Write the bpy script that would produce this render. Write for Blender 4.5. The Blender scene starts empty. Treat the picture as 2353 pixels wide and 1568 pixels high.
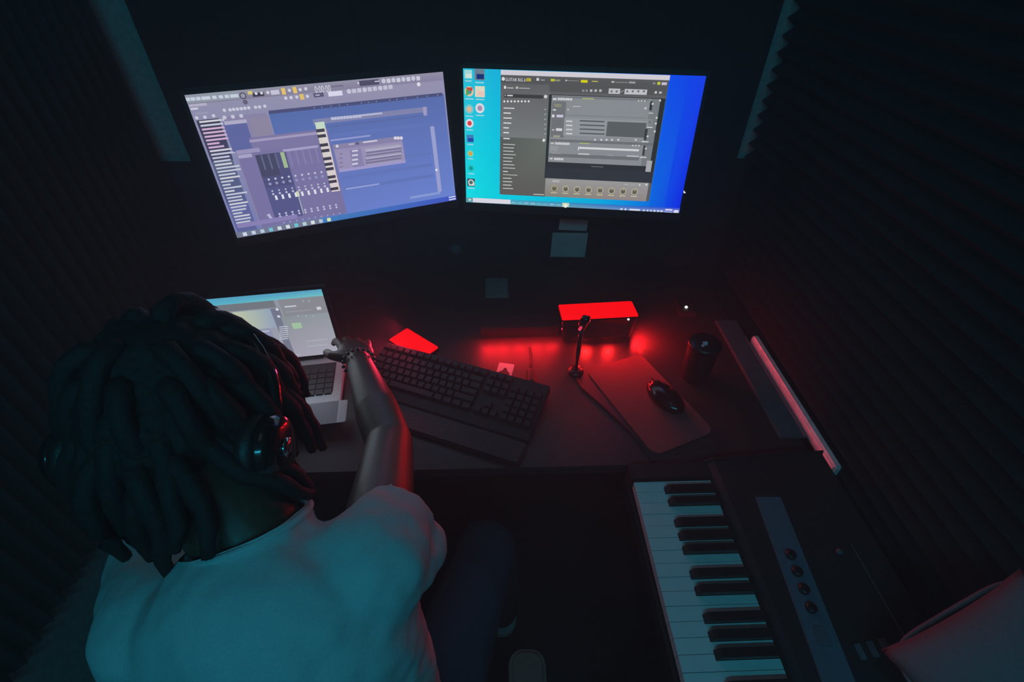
import bpy, bmesh, math, random
from mathutils import Vector, Matrix
random.seed(7)
SC = bpy.context.scene
COL = SC.collection
V = Vector
# ------------------------------------------------------------------ camera
CAM = V((0, 0, 1.62))
r_ = V((0.99941227, -0.03347107, 0.00740292)); u_ = V((0.01609372, 0.64880732, 0.76078253)); f_ = V((0.03026728, 0.76021625, -0.64896467))
cd = bpy.data.cameras.new('camera'); cam = bpy.data.objects.new('camera', cd); COL.objects.link(cam)
m = Matrix(((r_.x, u_.x, -f_.x, CAM.x), (r_.y, u_.y, -f_.y, CAM.y), (r_.z, u_.z, -f_.z, CAM.z), (0, 0, 0, 1)))
cam.matrix_world = m
cd.sensor_width = 36; cd.lens = 1144.03 / 2353 * 36; cd.clip_start = 0.02
SC.camera = cam
HAZE = 0.095
# ------------------------------------------------------------------ world, exposure, room lights
w = bpy.data.worlds.new('world'); SC.world = w; w.use_nodes = True
w.node_tree.nodes['Background'].inputs[0].default_value = (0.5, 0.6, 0.6, 1)
w.node_tree.nodes['Background'].inputs[1].default_value = 0.0
SC.view_settings.view_transform = 'Standard'; SC.view_settings.look = 'None'
SC.view_settings.exposure = 0; SC.view_settings.gamma = 1; SC.view_settings.use_curve_mapping = False


def area(name, loc, tgt, sx, sy, col, power, spread=180):
    l = bpy.data.lights.new(name, 'AREA'); l.shape = 'RECTANGLE'; l.size = sx; l.size_y = sy
    l.color = col; l.energy = power; l.spread = math.radians(spread)
    o = bpy.data.objects.new(name, l); COL.objects.link(o); o.location = loc
    o.rotation_euler = (V(tgt) - V(loc)).to_track_quat('-Z', 'Y').to_euler()
    return o


# light given off by the two lit displays
area('left_display_light', (-.346, 1.140, 1.21), (-.10, .45, 1.0), .50, .27, (0.72, 0.74, 1.0), 0.30)
area('right_display_light', (.189, 1.160, 1.225), (.0, .45, 1.0), .50, .27, (0.50, 0.62, 1.0), 0.10)
area('laptop_display_light', (-.535, .93, .88), (-.46, .60, .80), .26, .17, (.72, .88, 1.0), .12, 110)
# the room's teal led strip high on the back wall, behind the photographer
area('teal_strip_glow', (-0.05, -0.93, 2.30), (-0.1, 0.35, 0.8), 1.4, 0.06, (0.02, 0.60, 0.85), 7.2)
# very weak greenish fill lamp added to lift the darkest surfaces
area('fill_glow', (0.0, 0.3, 2.42), (0.0, 0.5, 0.8), 0.5, 0.5, (0.75, 1.0, 0.72), 0.11)


# ------------------------------------------------------------------ helpers
def lin(c):
    return tuple((x / 255 / 12.92) if x / 255 <= 0.04045 else ((x / 255 + 0.055) / 1.055) ** 2.4 for x in c)


def mat(name, col, rough=0.6, metal=0.0, bump=0.0, scale=60.0, var=0.15, spec=0.5, emit=None, es=1.0, sheen=0.0, coat=0.0):
    mt = bpy.data.materials.new(name); mt.use_nodes = True
    nt = mt.node_tree; b = nt.nodes['Principled BSDF']
    b.inputs['Roughness'].default_value = rough; b.inputs['Metallic'].default_value = metal
    b.inputs['Specular IOR Level'].default_value = spec
    b.inputs['Coat Weight'].default_value = coat
    b.inputs['Sheen Weight'].default_value = sheen
    tc = nt.nodes.new('ShaderNodeTexCoord'); n = nt.nodes.new('ShaderNodeTexNoise'); n.inputs['Scale'].default_value = scale
    n.inputs['Detail'].default_value = 4
    nt.links.new(tc.outputs['Object'], n.inputs['Vector'])
    r = nt.nodes.new('ShaderNodeValToRGB'); r.color_ramp.elements[0].position = .3; r.color_ramp.elements[1].position = .7
    r.color_ramp.elements[0].color = tuple(x * (1 - var) for x in col) + (1,)
    r.color_ramp.elements[1].color = tuple(min(1, x * (1 + var)) for x in col) + (1,)
    nt.links.new(n.outputs['Fac'], r.inputs['Fac']); nt.links.new(r.outputs['Color'], b.inputs['Base Color'])
    if bump:
        bp = nt.nodes.new('ShaderNodeBump'); bp.inputs['Strength'].default_value = bump; bp.inputs['Distance'].default_value = 0.002
        nt.links.new(n.outputs['Fac'], bp.inputs['Height']); nt.links.new(bp.outputs['Normal'], b.inputs['Normal'])
    if emit:
        b.inputs['Emission Color'].default_value = tuple(emit) + (1,); b.inputs['Emission Strength'].default_value = es
    return mt


def screen_mat():
    mt = bpy.data.materials.new('screen_image'); mt.use_nodes = True; nt = mt.node_tree
    for n in list(nt.nodes): nt.nodes.remove(n)
    a = nt.nodes.new('ShaderNodeAttribute'); a.attribute_name = 'Col'
    e = nt.nodes.new('ShaderNodeEmission'); e.inputs['Strength'].default_value = 1.0
    o = nt.nodes.new('ShaderNodeOutputMaterial')
    nt.links.new(a.outputs['Color'], e.inputs['Color']); nt.links.new(e.outputs[0], o.inputs['Surface'])
    return mt


M = dict(
    black=mat('black_plastic', (.022, .022, .022), .55, bump=.1),
    satin=mat('satin_black_plastic', (.018, .018, .019), .32),
    gloss=mat('gloss_black_plastic', (.012, .012, .012), .16, coat=.6),
    foam=mat('charcoal_acoustic_foam', (.03, .03, .031), .95, bump=.8, scale=400, spec=.1),
    felt=mat('black_felt_panel', (.028, .027, .032), .95, bump=.4, scale=300, spec=.15),
    wall=mat('pale_painted_wall', (.42, .42, .43), .85, bump=.15, scale=90, spec=.2),
    ceil=mat('grey_painted_ceiling', (.12, .12, .12), .9, bump=.1),
    carpet=mat('dark_carpet', (.035, .035, .036), 1.0, bump=.9, scale=500, spec=.05),
    desk=mat('black_laminate', (.04, .036, .036), .45, bump=.05, scale=200),
    silver=mat('silver_aluminium', (.50, .51, .53), .45, metal=.35, bump=.03, scale=500),
    keycap=mat('black_keycap', (.03, .03, .03), .5, bump=.05),
    grey_key=mat('grey_keycap', (.07, .07, .07), .5),
    whitekey=mat('ivory_white_key', (.74, .76, .76), .42, var=.03, spec=.3),
    blackkey=mat('black_piano_key', (.02, .018, .018), .4),
    shirt=mat('pale_cotton_shirt', (.60, .61, .63), .95, bump=.35, scale=350, var=.05, spec=.1),
    skin=mat('dark_brown_skin', (.12, .055, .035), .45, bump=.15, scale=180),
    hair=mat('black_matte_hair', (.012, .011, .011), .75, bump=1.0, scale=140),
    jeans=mat('navy_denim', (.035, .05, .085), .95, bump=.5, scale=500),
    shoe=mat('black_shoe', (.03, .03, .03), .6),
    sole=mat('white_rubber_sole', (.5, .5, .5), .7),
    pad=mat('dull_red_mouse_pad', (.30, .09, .09), .85, bump=.4, scale=400, var=.08, spec=.15),
    card=mat('white_card', (.65, .63, .63), .7, var=.03),
    ink=mat('dark_print', (.05, .035, .035), .7),
    note=mat('pale_paper_note', (.62, .64, .64), .9, var=.06),
    cloth=mat('pale_cushion_cotton', (.22, .215, .23), .95, bump=.5, scale=250, var=.06, spec=.1),
    redglow=mat('red_light_panel', (.3, .01, .01), .5, emit=(1.0, .0, .002), es=1.05),
    redled=mat('red_led', (.3, .01, .01), .5, emit=(1.0, .01, .01), es=3.0),
    whiteled=mat('white_led', (.5, .5, .5), .5, emit=(.9, 1.0, .95), es=2.5),
    teal=mat('teal_led', (.1, .4, .5), .5, emit=(.03, .56, .85), es=4),
    strip=mat('brushed_control_strip', (.13, .15, .20), .5, var=.1),
    chrome=mat('chrome', (.6, .6, .6), .15, metal=1.0),
    leather=mat('black_leather', (.03, .022, .02), .45, bump=.5, scale=160),
    tan=mat('worn_brown_armrest', (.16, .09, .07), .6, bump=.3),
    eye=mat('eye_white', (.7, .7, .68), .3),
    lip=mat('lip_skin', (.13, .05, .04), .5),
    trim=mat('white_plastic_trim', (.8, .76, .76), .6),
    tray=mat('grey_blue_tray', (.10, .12, .14), .7),
    bead=mat('dark_glossy_bead', (.05, .045, .05), .15, coat=.8),
    glass=mat('black_tinted_glass', (.01, .01, .01), .12, coat=.5),
)
M['screen'] = screen_mat()


def tag(o, label=None, cat=None, group=None, kind=None):
    if label: o['label'] = label
    if cat: o['category'] = cat
    if group: o['group'] = group
    if kind: o['kind'] = kind
    return o


def empty(name, loc, label, cat, rz=0.0, group=None, rot=None):
    o = bpy.data.objects.new(name, None); COL.objects.link(o); o.empty_display_size = .05
    o.location = loc; o.rotation_euler = rot if rot else (0, 0, rz)
    return tag(o, label, cat, group)


def link(name, me, mt, parent=None, smooth=False):
    if mt is not None:
        me.materials.append(mt)
    if smooth:
        for p in me.polygons: p.use_smooth = True
    o = bpy.data.objects.new(name, me); COL.objects.link(o)
    if parent: o.parent = parent
    return o


def fin(name, bm, mt, parent=None, smooth=False, bevel=0, seg=2):
    if bevel:
        bmesh.ops.remove_doubles(bm, verts=bm.verts, dist=1e-6)
        es = [e for e in bm.edges if len(e.link_faces) == 2 and e.calc_face_angle(0) > .6]
        bmesh.ops.bevel(bm, geom=es, offset=bevel, segments=seg, affect='EDGES', clamp_overlap=True)
    bmesh.ops.recalc_face_normals(bm, faces=bm.faces)
    me = bpy.data.meshes.new(name); bm.to_mesh(me); bm.free()
    return link(name, me, mt, parent, smooth)


def bx(bm, c, s, rot=None):
    """box centre c, size s"""
    T = Matrix.Translation(V(c)) @ (rot.to_4x4() if rot else Matrix.Identity(4)) @ Matrix.Diagonal((s[0], s[1], s[2], 1))
    bmesh.ops.create_cube(bm, size=1, matrix=T)
    return bm


def box(name, c, s, mt, parent=None, bevel=0, rot=None, seg=2):
    bm = bmesh.new(); bx(bm, (0, 0, 0), s)
    o = fin(name, bm, mt, parent, bevel=bevel, seg=seg)
    o.location = c
    if rot: o.rotation_euler = rot.to_euler() if hasattr(rot, 'to_euler') else rot
    return o


def tube(bm, pts, rad, n=8, cap=True):
    pts = [V(p) for p in pts]
    rs = rad if isinstance(rad, (list, tuple)) else [rad] * len(pts)
    rings = []; up = V((0, 0, 1))
    for i, p in enumerate(pts):
        t = (pts[min(i + 1, len(pts) - 1)] - pts[max(i - 1, 0)]).normalized()
        a = t.cross(up)
        if a.length < .05: a = t.cross(V((1, 0, 0)))
        a.normalize(); b = t.cross(a).normalized()
        rings.append([bm.verts.new(p + (a * math.cos(k * 2 * math.pi / n) + b * math.sin(k * 2 * math.pi / n)) * rs[i]) for k in range(n)])
    for i in range(len(rings) - 1):
        for k in range(n):
            bm.faces.new((rings[i][k], rings[i][(k + 1) % n], rings[i + 1][(k + 1) % n], rings[i + 1][k]))
    if cap:
        bm.faces.new(rings[0]); bm.faces.new(rings[-1][::-1])
    return bm


def lathe(bm, prof, n=24, T=None):
    """prof: list of (r,z); closed with caps"""
    rings = []
    for r, z in prof:
        rings.append([bm.verts.new((r * math.cos(k * 2 * math.pi / n), r * math.sin(k * 2 * math.pi / n), z)) for k in range(n)])
    for i in range(len(rings) - 1):
        for k in range(n):
            bm.faces.new((rings[i][k], rings[i][(k + 1) % n], rings[i + 1][(k + 1) % n], rings[i + 1][k]))
    bm.faces.new(rings[0]); bm.faces.new(rings[-1][::-1])
    if T: bmesh.ops.transform(bm, matrix=T, verts=[v for rg in rings for v in rg])
    return bm


def prism(bm, poly, z0, z1):
    a = [bm.verts.new((x, y, z0)) for x, y in poly]; b = [bm.verts.new((x, y, z1)) for x, y in poly]
    n = len(poly)
    bm.faces.new(a[::-1]); bm.faces.new(b)
    for i in range(n): bm.faces.new((a[i], a[(i + 1) % n], b[(i + 1) % n], b[i]))
    return bm


def rrect(w, h, r, n=5, cx=0, cy=0):
    out = []
    for sx, sy, a0 in ((1, 1, 0), (-1, 1, 90), (-1, -1, 180), (1, -1, 270)):
        for k in range(n + 1):
            a = math.radians(a0 + 90 * k / n)
            out.append((cx + sx * (w / 2 - r) + r * math.cos(a), cy + sy * (h / 2 - r) + r * math.sin(a)))
    return out


def copy(o, parent, loc=None):
    c = o.copy(); COL.objects.link(c); c.parent = parent
    if loc is not None: c.location = loc
    return c


# blobs: union of spheres / cones / ellipsoids remeshed into one continuous surface
def blob(name, prims, mt, parent=None, voxel=.006, smooth=4, cuts=(), disp=0, dscale=.06):
    bm = bmesh.new()
    for p in prims:
        if p[0] == 'c':
            _, a, b, ra, rb = p[:5]; a = V(a); b = V(b); caps = p[5] if len(p) > 5 else (1, 1)
            d = b - a; L = d.length
            if L > 1e-5:
                T = Matrix.Translation((a + b) / 2) @ d.to_track_quat('Z', 'Y').to_matrix().to_4x4()
                bmesh.ops.create_cone(bm, cap_ends=True, segments=20, radius1=ra, radius2=rb, depth=L, matrix=T)
            if caps[0]: bmesh.ops.create_icosphere(bm, subdivisions=3, radius=ra, matrix=Matrix.Translation(a))
            if caps[1]: bmesh.ops.create_icosphere(bm, subdivisions=3, radius=rb, matrix=Matrix.Translation(b))
        else:
            _, c, rad = p[:3]; R = p[3] if len(p) > 3 else Matrix.Identity(4)
            T = Matrix.Translation(V(c)) @ R @ Matrix.Diagonal((rad[0], rad[1], rad[2], 1))
            bmesh.ops.create_icosphere(bm, subdivisions=4, radius=1, matrix=T)
    me = bpy.data.meshes.new(name + '_raw'); bm.to_mesh(me); bm.free()
    o = bpy.data.objects.new(name + '_raw', me); COL.objects.link(o)
    md = o.modifiers.new('r', 'REMESH'); md.mode = 'VOXEL'; md.voxel_size = voxel
    md = o.modifiers.new('s', 'SMOOTH'); md.iterations = smooth; md.factor = .5
    if disp:
        tx = bpy.data.textures.new(name + '_folds', 'CLOUDS'); tx.noise_scale = dscale; tx.noise_depth = 1
        md = o.modifiers.new('d', 'DISPLACE'); md.texture = tx; md.strength = disp; md.mid_level = .5
    dg = bpy.context.evaluated_depsgraph_get()
    me2 = bpy.data.meshes.new_from_object(o.evaluated_get(dg))
    bpy.data.objects.remove(o); bpy.data.meshes.remove(me)
    if cuts:
        bm = bmesh.new(); bm.from_mesh(me2)
        for co, no, center, rad in cuts:
            g = [f for f in bm.faces if (f.calc_center_median() - V(center)).length < rad]
            gs = set(g); vs = set(v for f in g for v in f.verts); es = set(e for f in g for e in f.edges)
            bmesh.ops.bisect_plane(bm, geom=list(gs) + list(vs) + list(es), plane_co=V(co), plane_no=V(no), clear_outer=True)
        bm.to_mesh(me2); bm.free()
    me2.materials.clear(); me2.name = name
    return link(name, me2, mt, parent, smooth=True)


# screens: flat print built from small coloured quads lying on the screen
class Screen:
    """quad = photo corners TL,TR,BR,BL of the lit picture, used to measure where each item sits on the display"""
    def __init__(s, quad, W, H):
        s.W, s.H = W, H; s.v = []; s.f = []; s.c = []; s.k = 0
        A = []; B = []
        for (x, y), (u, v) in zip(quad, ((0, 0), (1, 0), (1, 1), (0, 1))):
            A.append([x, y, 1, 0, 0, 0, -u * x, -u * y]); B.append(u)
            A.append([0, 0, 0, x, y, 1, -v * x, -v * y]); B.append(v)
        n = 8
        for i in range(n):
            p = max(range(i, n), key=lambda q: abs(A[q][i])); A[i], A[p] = A[p], A[i]; B[i], B[p] = B[p], B[i]
            for j in range(n):
                if j != i:
                    k = A[j][i] / A[i][i]
                    A[j] = [a - k * b for a, b in zip(A[j], A[i])]; B[j] -= k * B[i]
        s.h = [B[i] / A[i][i] for i in range(n)]

    def uv(s, q):
        x, y = q; h = s.h; w = h[6] * x + h[7] * y + 1
        return ((h[0] * x + h[1] * y + h[2]) / w, (h[3] * x + h[4] * y + h[5]) / w)

    def poly(s, uvs, cols):
        s.k += 1; z = 0.000012 * s.k; i = len(s.v)
        for u, v in uvs: s.v.append(((u - .5) * s.W, -z, (.5 - v) * s.H))
        s.f.append(list(range(i, i + len(uvs)))); s.c.append(cols)

    def r(s, a, b, c, cols=None):
        """rect from u0,v0 to u1,v1"""
        (u0, v0), (u1, v1) = a, b
        u0, u1 = max(0, min(1, u0)), max(0, min(1, u1)); v0, v1 = max(0, min(1, v0)), max(0, min(1, v1))
        s.poly([(u0, v1), (u1, v1), (u1, v0), (u0, v0)], cols or [c] * 4)

    def disc(s, c, ru, col, n=14, sq=1.0):
        k = s.W / s.H
        s.poly([(c[0] + ru * math.cos(-t * 2 * math.pi / n), c[1] + ru * k * sq * math.sin(-t * 2 * math.pi / n)) for t in range(n)][::-1], [col] * n)

    def text(s, txt, a, height, col, width=None):
        cu = bpy.data.curves.new('t', 'FONT'); cu.body = txt; cu.resolution_u = 2; cu.size = 1
        o = bpy.data.objects.new('t', cu); COL.objects.link(o)
        me = bpy.data.meshes.new_from_object(o.evaluated_get(bpy.context.evaluated_depsgraph_get()))
        xs = [v.co.x for v in me.vertices]; x0, x1 = min(xs), max(xs)
        ku = height * s.H / .7 / s.W; kx = (width / (x1 - x0)) if width else ku
        s.k += 1; z = 0.000012 * s.k; i = len(s.v)
        for v in me.vertices:
            u = a[0] + (v.co.x - x0) * kx; w_ = a[1] + height - v.co.y * height / .7
            s.v.append(((u - .5) * s.W, -z, (.5 - w_) * s.H))
        for p in me.polygons:
            s.f.append([i + q for q in p.vertices]); s.c.append([col] * len(p.vertices))
        bpy.data.objects.remove(o); bpy.data.curves.remove(cu); bpy.data.meshes.remove(me)

    def build(s, parent):
        me = bpy.data.meshes.new('screen'); me.from_pydata(s.v, [], s.f)
        at = me.color_attributes.new('Col', 'FLOAT_COLOR', 'CORNER'); i = 0
        for p, c in zip(me.polygons, s.c):
            for k in range(p.loop_total):
                at.data[p.loop_start + k].color = lin(c[k]) + (1,)
        return link('screen', me, M['screen'], parent)


# ------------------------------------------------------------------ room shell
XL, XR, YF, YB, ZC = -.94, .76, 1.42, -1.0, 2.5


def structure(name, c, s, mt, **k):
    return tag(box(name, c, s, mt, **k), kind='structure')


floor = structure('floor', (0, .2, -.03), (1.9, 2.7, .06), M['carpet'])
ceiling = structure('ceiling', (0, .2, ZC + .03), (1.9, 2.7, .06), M['ceil'])
wf = structure('wall_front', (-.09, YF + .03, ZC / 2), (1.82, .06, ZC), M['wall'])
wb = structure('wall_back', (-.09, YB - .03, ZC / 2), (1.82, .06, ZC), M['wall'])
wl = structure('wall_left', (XL - .03, .2, ZC / 2), (.06, 2.6, ZC), M['wall'])
wr = structure('wall_right', (XR + .03, .2, ZC / 2), (.06, 2.6, ZC), M['wall'])


def foam_mesh(n=8, S=.30):
    bm = bmesh.new(); prof = [(0, 0)]
    for i in range(n):
        prof += [(S * i / n, .012), (S * (i + .5) / n, .038)]
    prof += [(S, .012), (S, 0)]
    a = [bm.verts.new((0, p[1], p[0])) for p in prof]; b = [bm.verts.new((S, p[1], p[0])) for p in prof]
    bm.faces.new(a); bm.faces.new(b[::-1])
    for i in range(len(prof)): j = (i + 1) % len(prof); bm.faces.new((a[i], a[j], b[j], b[i]))
    bmesh.ops.recalc_face_normals(bm, faces=bm.faces)
    me = bpy.data.meshes.new('foam_panel'); bm.to_mesh(me); bm.free(); me.materials.append(M['foam'])
    return me


fm = foam_mesh()
# right wall: ridges run level, towards -x. local x -> -y? keep x->y axis, y->-x
for iz in range(-1, 5):
    for iy in range(8):
        o = bpy.data.objects.new('foam_panel', fm); COL.objects.link(o); o.parent = wr
        o.matrix_parent_inverse = wr.matrix_world.inverted()
        T = Matrix(((0, -1, 0, XR), (-1, 0, 0, 1.415 - .301 * iy), (0, 0, 1, .742 + .301 * iz), (0, 0, 0, 1)))
        o.matrix_basis = Matrix.Translation(-wr.location) @ T
        o.matrix_parent_inverse = Matrix.Identity(4)
for o in [o for o in wr.children if o.matrix_basis == Matrix.Identity(4)]: bpy.data.objects.remove(o)
# left wall: ridges upright, towards +x
for iz in range(5):
    for iy in range(8):
        o = bpy.data.objects.new('foam_panel', fm); COL.objects.link(o); o.parent = wl
        T = Matrix(((0, 1, 0, XL), (0, 0, 1, 1.39 - .301 * (iy + 1)), (1, 0, 0, .53 + .301 * iz), (0, 0, 0, 1)))
        o.matrix_basis = Matrix.Translation(-wl.location) @ T
# front wall: flat black felt panels, the upper row stops short of both corners
for x0, x1, z0, z1 in ((-.838, -.3275, 1.0925, 2.2), (-.3265, .1875, 1.0925, 2.2), (.1885, .694, 1.0925, 2.2), (-.93, -.3075, .05, 1.0915), (-.3065, .2275, .05, 1.0915), (.2285, .755, .05, 1.0915)):
    box('felt_panel', (V(((x0 + x1) / 2, YF - .011, (z0 + z1) / 2)) - V(wf.location)), (x1 - x0, .02, z1 - z0), M['felt'], wf, bevel=.0006, seg=1)
# pale trim running along the right wall at desk height
structure('trim_1', (.704, .805, .742), (.018, .43, .030), M['trim'], bevel=.004)

# added scatter volume, lifts the blacks and makes the halo round the screens
hz = bpy.data.materials.new('lift_haze'); hz.use_nodes = True; nt = hz.node_tree
for n in list(nt.nodes): nt.nodes.remove(n)
vs_ = nt.nodes.new('ShaderNodeVolumeScatter'); vs_.inputs['Density'].default_value = HAZE; vs_.inputs['Color'].default_value = (1, 1, 1, 1)
vs_.inputs['Anisotropy'].default_value = 0.2
no = nt.nodes.new('ShaderNodeOutputMaterial'); nt.links.new(vs_.outputs[0], no.inputs['Volume'])
if HAZE > 0:
    tag(box('haze', (-.09, .2, 1.25), (1.66, 2.38, 2.46), hz), 'thin haze added to lift the blacks, glowing around the screens', 'haze', kind='stuff')

# ------------------------------------------------------------------ desk
DZ = .745
desk = empty('desk', (-.10, 1.0, 0), 'black laminate desk along the front wall carrying a laptop, a keyboard and small gear', 'desk')
box('desktop', (0, 0, DZ - .0125), (1.54, .77, .025), M['desk'], desk, bevel=.003)
for sx in (-.74, .74):
    box('side_panel', (sx, 0, (DZ - .025) / 2), (.025, .72, DZ - .025), M['desk'], desk, bevel=.002)
box('modesty_panel', (0, .33, .48), (1.44, .018, .42), M['desk'], desk)
tag(box('cable_tray', (.650, .885, DZ + .004), (.062, .42, .008), M['tray'], bevel=.003), 'long flat grey-blue tray lying at the right edge of the desk', 'tray')


# ------------------------------------------------------------------ monitors
def monitor(name, c, yaw, tilt, label, group):
    root = empty(name, (c[0], c[1], DZ), label, 'monitor', rz=yaw, group=group)
    W, H = .527, .2964
    head = bpy.data.objects.new('display_head', None); COL.objects.link(head)
    h0 = c[2] - DZ
    R = Matrix.Translation((0, 0, h0)) @ Matrix.Rotation(-tilt, 4, 'X')
    bpy.data.objects.remove(head)

    def put(o): o.matrix_basis = R @ o.matrix_basis; return o
    put(box('back_shell', (0, .022, 0), (W + .014, .028, H + .02), M['black'], root, bevel=.008))
    put(box('back_bulge', (0, .045, -.02), (W * .55, .03, H * .6), M['black'], root, bevel=.01))
    bm = bmesh.new(); t = .0075; d = .012
    bx(bm, (0, 0, H / 2 + t / 2), (W + 2 * t, d, t)); bx(bm, (0, 0, -H / 2 - .011), (W + 2 * t, d, .022))
    bx(bm, (-W / 2 - t / 2, 0, 0), (t, d, H)); bx(bm, (W / 2 + t / 2, 0, 0), (t, d, H))
    bmesh.ops.translate(bm, verts=bm.verts, vec=(0, .002, 0))
    put(fin('bezel', bm, M['satin'], root))
    Lr = (YF - .025 - c[1]) / math.cos(yaw)
    box('wall_arm', (0, .05 + (Lr - .05) / 2, h0), (.045, Lr - .05, .045), M['felt'], root, bevel=.004)
    wp = box('wall_plate', (0, Lr - .004, h0), (.11, .012, .11), M['felt'], root, bevel=.003); wp.rotation_euler = (0, 0, -yaw)
    bm = bmesh.new(); bx(bm, (W / 2 - .03, -.0055, -H / 2 - .014), (.02, .003, .004)); put(fin('power_button', bm, M['black'], root))
    return root, put


CX = lambda x, y, z: (x, y, 1.62 + z)
PR, putR = monitor('monitor', CX(.1932, 1.1805, -.4037), -.1337, .1543, 'right-hand black monitor showing a bright blue desktop with a grey rack window', 'pair of desktop monitors')
PL, putL = monitor('monitor', CX(-.354, 1.160, -.4185), .3761, .1106, 'left-hand black monitor showing a lilac mixer and piano roll window', 'pair of desktop monitors')

# ---- right screen
def blocks(S, a, h, w_, n, c):
    for i in range(n):
        u = a[0] + w_ * i / n
        S.r((u, a[1] + (h * .12 if i % 3 == 1 else 0)), (u + w_ / n * .84, a[1] + h), c)


S = Screen([(1064, 153), (1622, 174), (1556, 489), (1076, 466)], .527, .2964)
A = lambda x, y: S.uv((1050 + x / 4.357, 140 + y / 4.357))
B = lambda x, y: S.uv((1330 + x / 4.355, 140 + y / 4.355))
S.r((0, 0), (.22, 1), None, [(10, 228, 235), (0, 205, 228), (0, 178, 228), (40, 195, 222)])
S.r((.2, 0), (.62, 1), None, [(0, 212, 232), (0, 175, 225), (0, 150, 225), (0, 180, 228)])
S.r((.6, 0), (.88, 1), None, [(0, 180, 230), (0, 110, 232), (10, 75, 238), (0, 120, 230)])
S.r((.86, 0), (1, 1), None, [(0, 105, 232), (20, 50, 235), (20, 62, 238), (10, 80, 240)])
S.r((.93, 0), (1, 1), None, [(5, 72, 235), (8, 40, 235), (22, 64, 240), (14, 72, 238)])
w0 = A(445, 75); w1 = B(690, 1408)
S.r(w0, (B(905, 190)[0], w1[1]), (92, 94, 94))
S.r(w0, B(908, 190), (216, 212, 222))
xr = B(905, 190)[0]; w1x = xr - .002
S.r((w0[0], A(447, 150)[1]), (xr, A(447, 212)[1]), (88, 88, 90))
S.r((w0[0], A(447, 212)[1]), (xr, A(450, 330)[1]), (98, 98, 100))
S.text('GUITAR RIG 6', (A(492, 150)[0], A(492, 150)[1] + .004), .022, (228, 228, 235), .085)
S.disc(A(470, 168), .007, (225, 225, 225))
S.r((.268, A(718, 160)[1] + .002), (.288, A(758, 186)[1] + .006), (205, 190, 60)); S.text('PRO', (.271, A(722, 166)[1] + .003), .012, (110, 100, 40), .014)
S.r(A(805, 160), A(830, 190), (215, 215, 220)); S.r(A(848, 176), A(888, 188), (165, 165, 168))
S.r(A(948, 170), A(985, 196), (200, 205, 50)); S.r(A(990, 176), A(1042, 196), (150, 150, 120))
S.r(A(1095, 180), A(1110, 194), (210, 210, 210)); S.r(A(1115, 186), A(1230, 196), (150, 150, 150))
S.r(A(1250, 182), B(95, 212), (222, 212, 20)); S.r(B(138, 192), B(198, 203), (205, 200, 90))
S.r(B(335, 196), B(360, 212), (205, 205, 205)); S.r(B(370, 202), B(495, 216), (140, 140, 142)); S.r(B(508, 200), B(570, 222), (160, 160, 162))
S.r(B(790, 206), B(815, 236), (200, 205, 70)); S.r(B(832, 210), B(880, 240), (205, 195, 212)); S.r(B(745, 212), B(768, 230), (150, 150, 150))
# browser column
cx1 = A(930, 700)[0]
S.r((w0[0] + .003, A(450, 212)[1]), (cx1, A(450, 765)[1]), (115, 117, 120), [(122, 125, 126), (122, 126, 128), (100, 100, 103), (98, 98, 100)])
S.r((w0[0] + .003, A(450, 765)[1]), (A(905, 1200)[0], A(450, 1345)[1]), None, [(96, 92, 90), (96, 94, 92), (104, 112, 106), (88, 94, 90)])
S.r(A(478, 240), A(500, 270), (225, 225, 225)); S.r(A(510, 256), A(575, 268), (200, 200, 200)); S.r(A(598, 248), A(622, 272), (190, 190, 190)); S.r(A(632, 260), A(738, 272), (185, 185, 185))
S.r(A(478, 322), A(872, 374), (62, 62, 62)); S.r(A(512, 332), A(568, 348), (215, 215, 215)); S.r(A(484, 330), A(500, 346), (150, 150, 150)); S.disc(A(897, 352), .007, (215, 215, 215))
for i in range(8): S.disc(A(483 + i * 35, 400), .0042, (228, 228, 228))
for y, x in ((470, 585), (520, 550), (571, 560), (622, 553), (671, 530), (720, 532), (780, 540)):
    S.r(A(476, y - 7), A(x, y + 7), (228, 230, 230)); S.r(A(886, y + 8), A(900, y + 18), (190, 190, 190))
S.disc(A(880, 798), .006, (235, 235, 235))
for i, x in enumerate((594, 583, 580, 603, 575, 565, 588, 597, 525, 620, 560, 568, 560, 578)):
    y = 840 + i * 34.2
    S.r(A(476, y - 6), A(x, y + 6), (212, 216, 214))
S.r(A(780, 1338), A(885, 1350), (215, 220, 220))
# rack
S.r(A(938, 225), B(872, 345), (86, 87, 88))
for x in (40, 75, 120, 165, 212): S.r(B(x, 280), B(x + 22, 305), (190, 190, 195) if x > 100 else (140, 140, 140))
S.r(B(308, 270), B(415, 328), (196, 196, 202)); S.r(B(466, 276), B(680, 338), (200, 200, 206))
for x in (325, 375, 480, 535, 590, 645): S.r(B(x, 290), B(x + 18, 312), (120, 120, 125))
S.poly([B(418, 312), B(450, 288), B(456, 292), B(424, 316)], [(170, 170, 170)] * 4)
S.r(B(762, 300), B(780, 325), (205, 205, 205)); S.r(B(805, 304), B(828, 326), (190, 190, 190))
S.r(A(932, 330), (w1x, A(905, 1180)[1]), (44, 50, 50))
S.r(A(960, 338), (B(815, 400)[0], A(930, 1015)[1]), (140, 145, 150))
xq = B(795, 600)[0]
S.r((B(720, 400)[0], A(960, 338)[1]), (B(815, 400)[0], A(930, 1015)[1]), (122, 128, 132))
S.r(A(962, 345), B(700, 400), (118, 122, 128)); S.r(A(972, 366), A(1005, 388), (215, 215, 220)); blocks(S, A(1020, 362), .017, .062, 9, (215, 215, 222))
S.r(B(45, 368), B(160, 382), (185, 192, 110))
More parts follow.
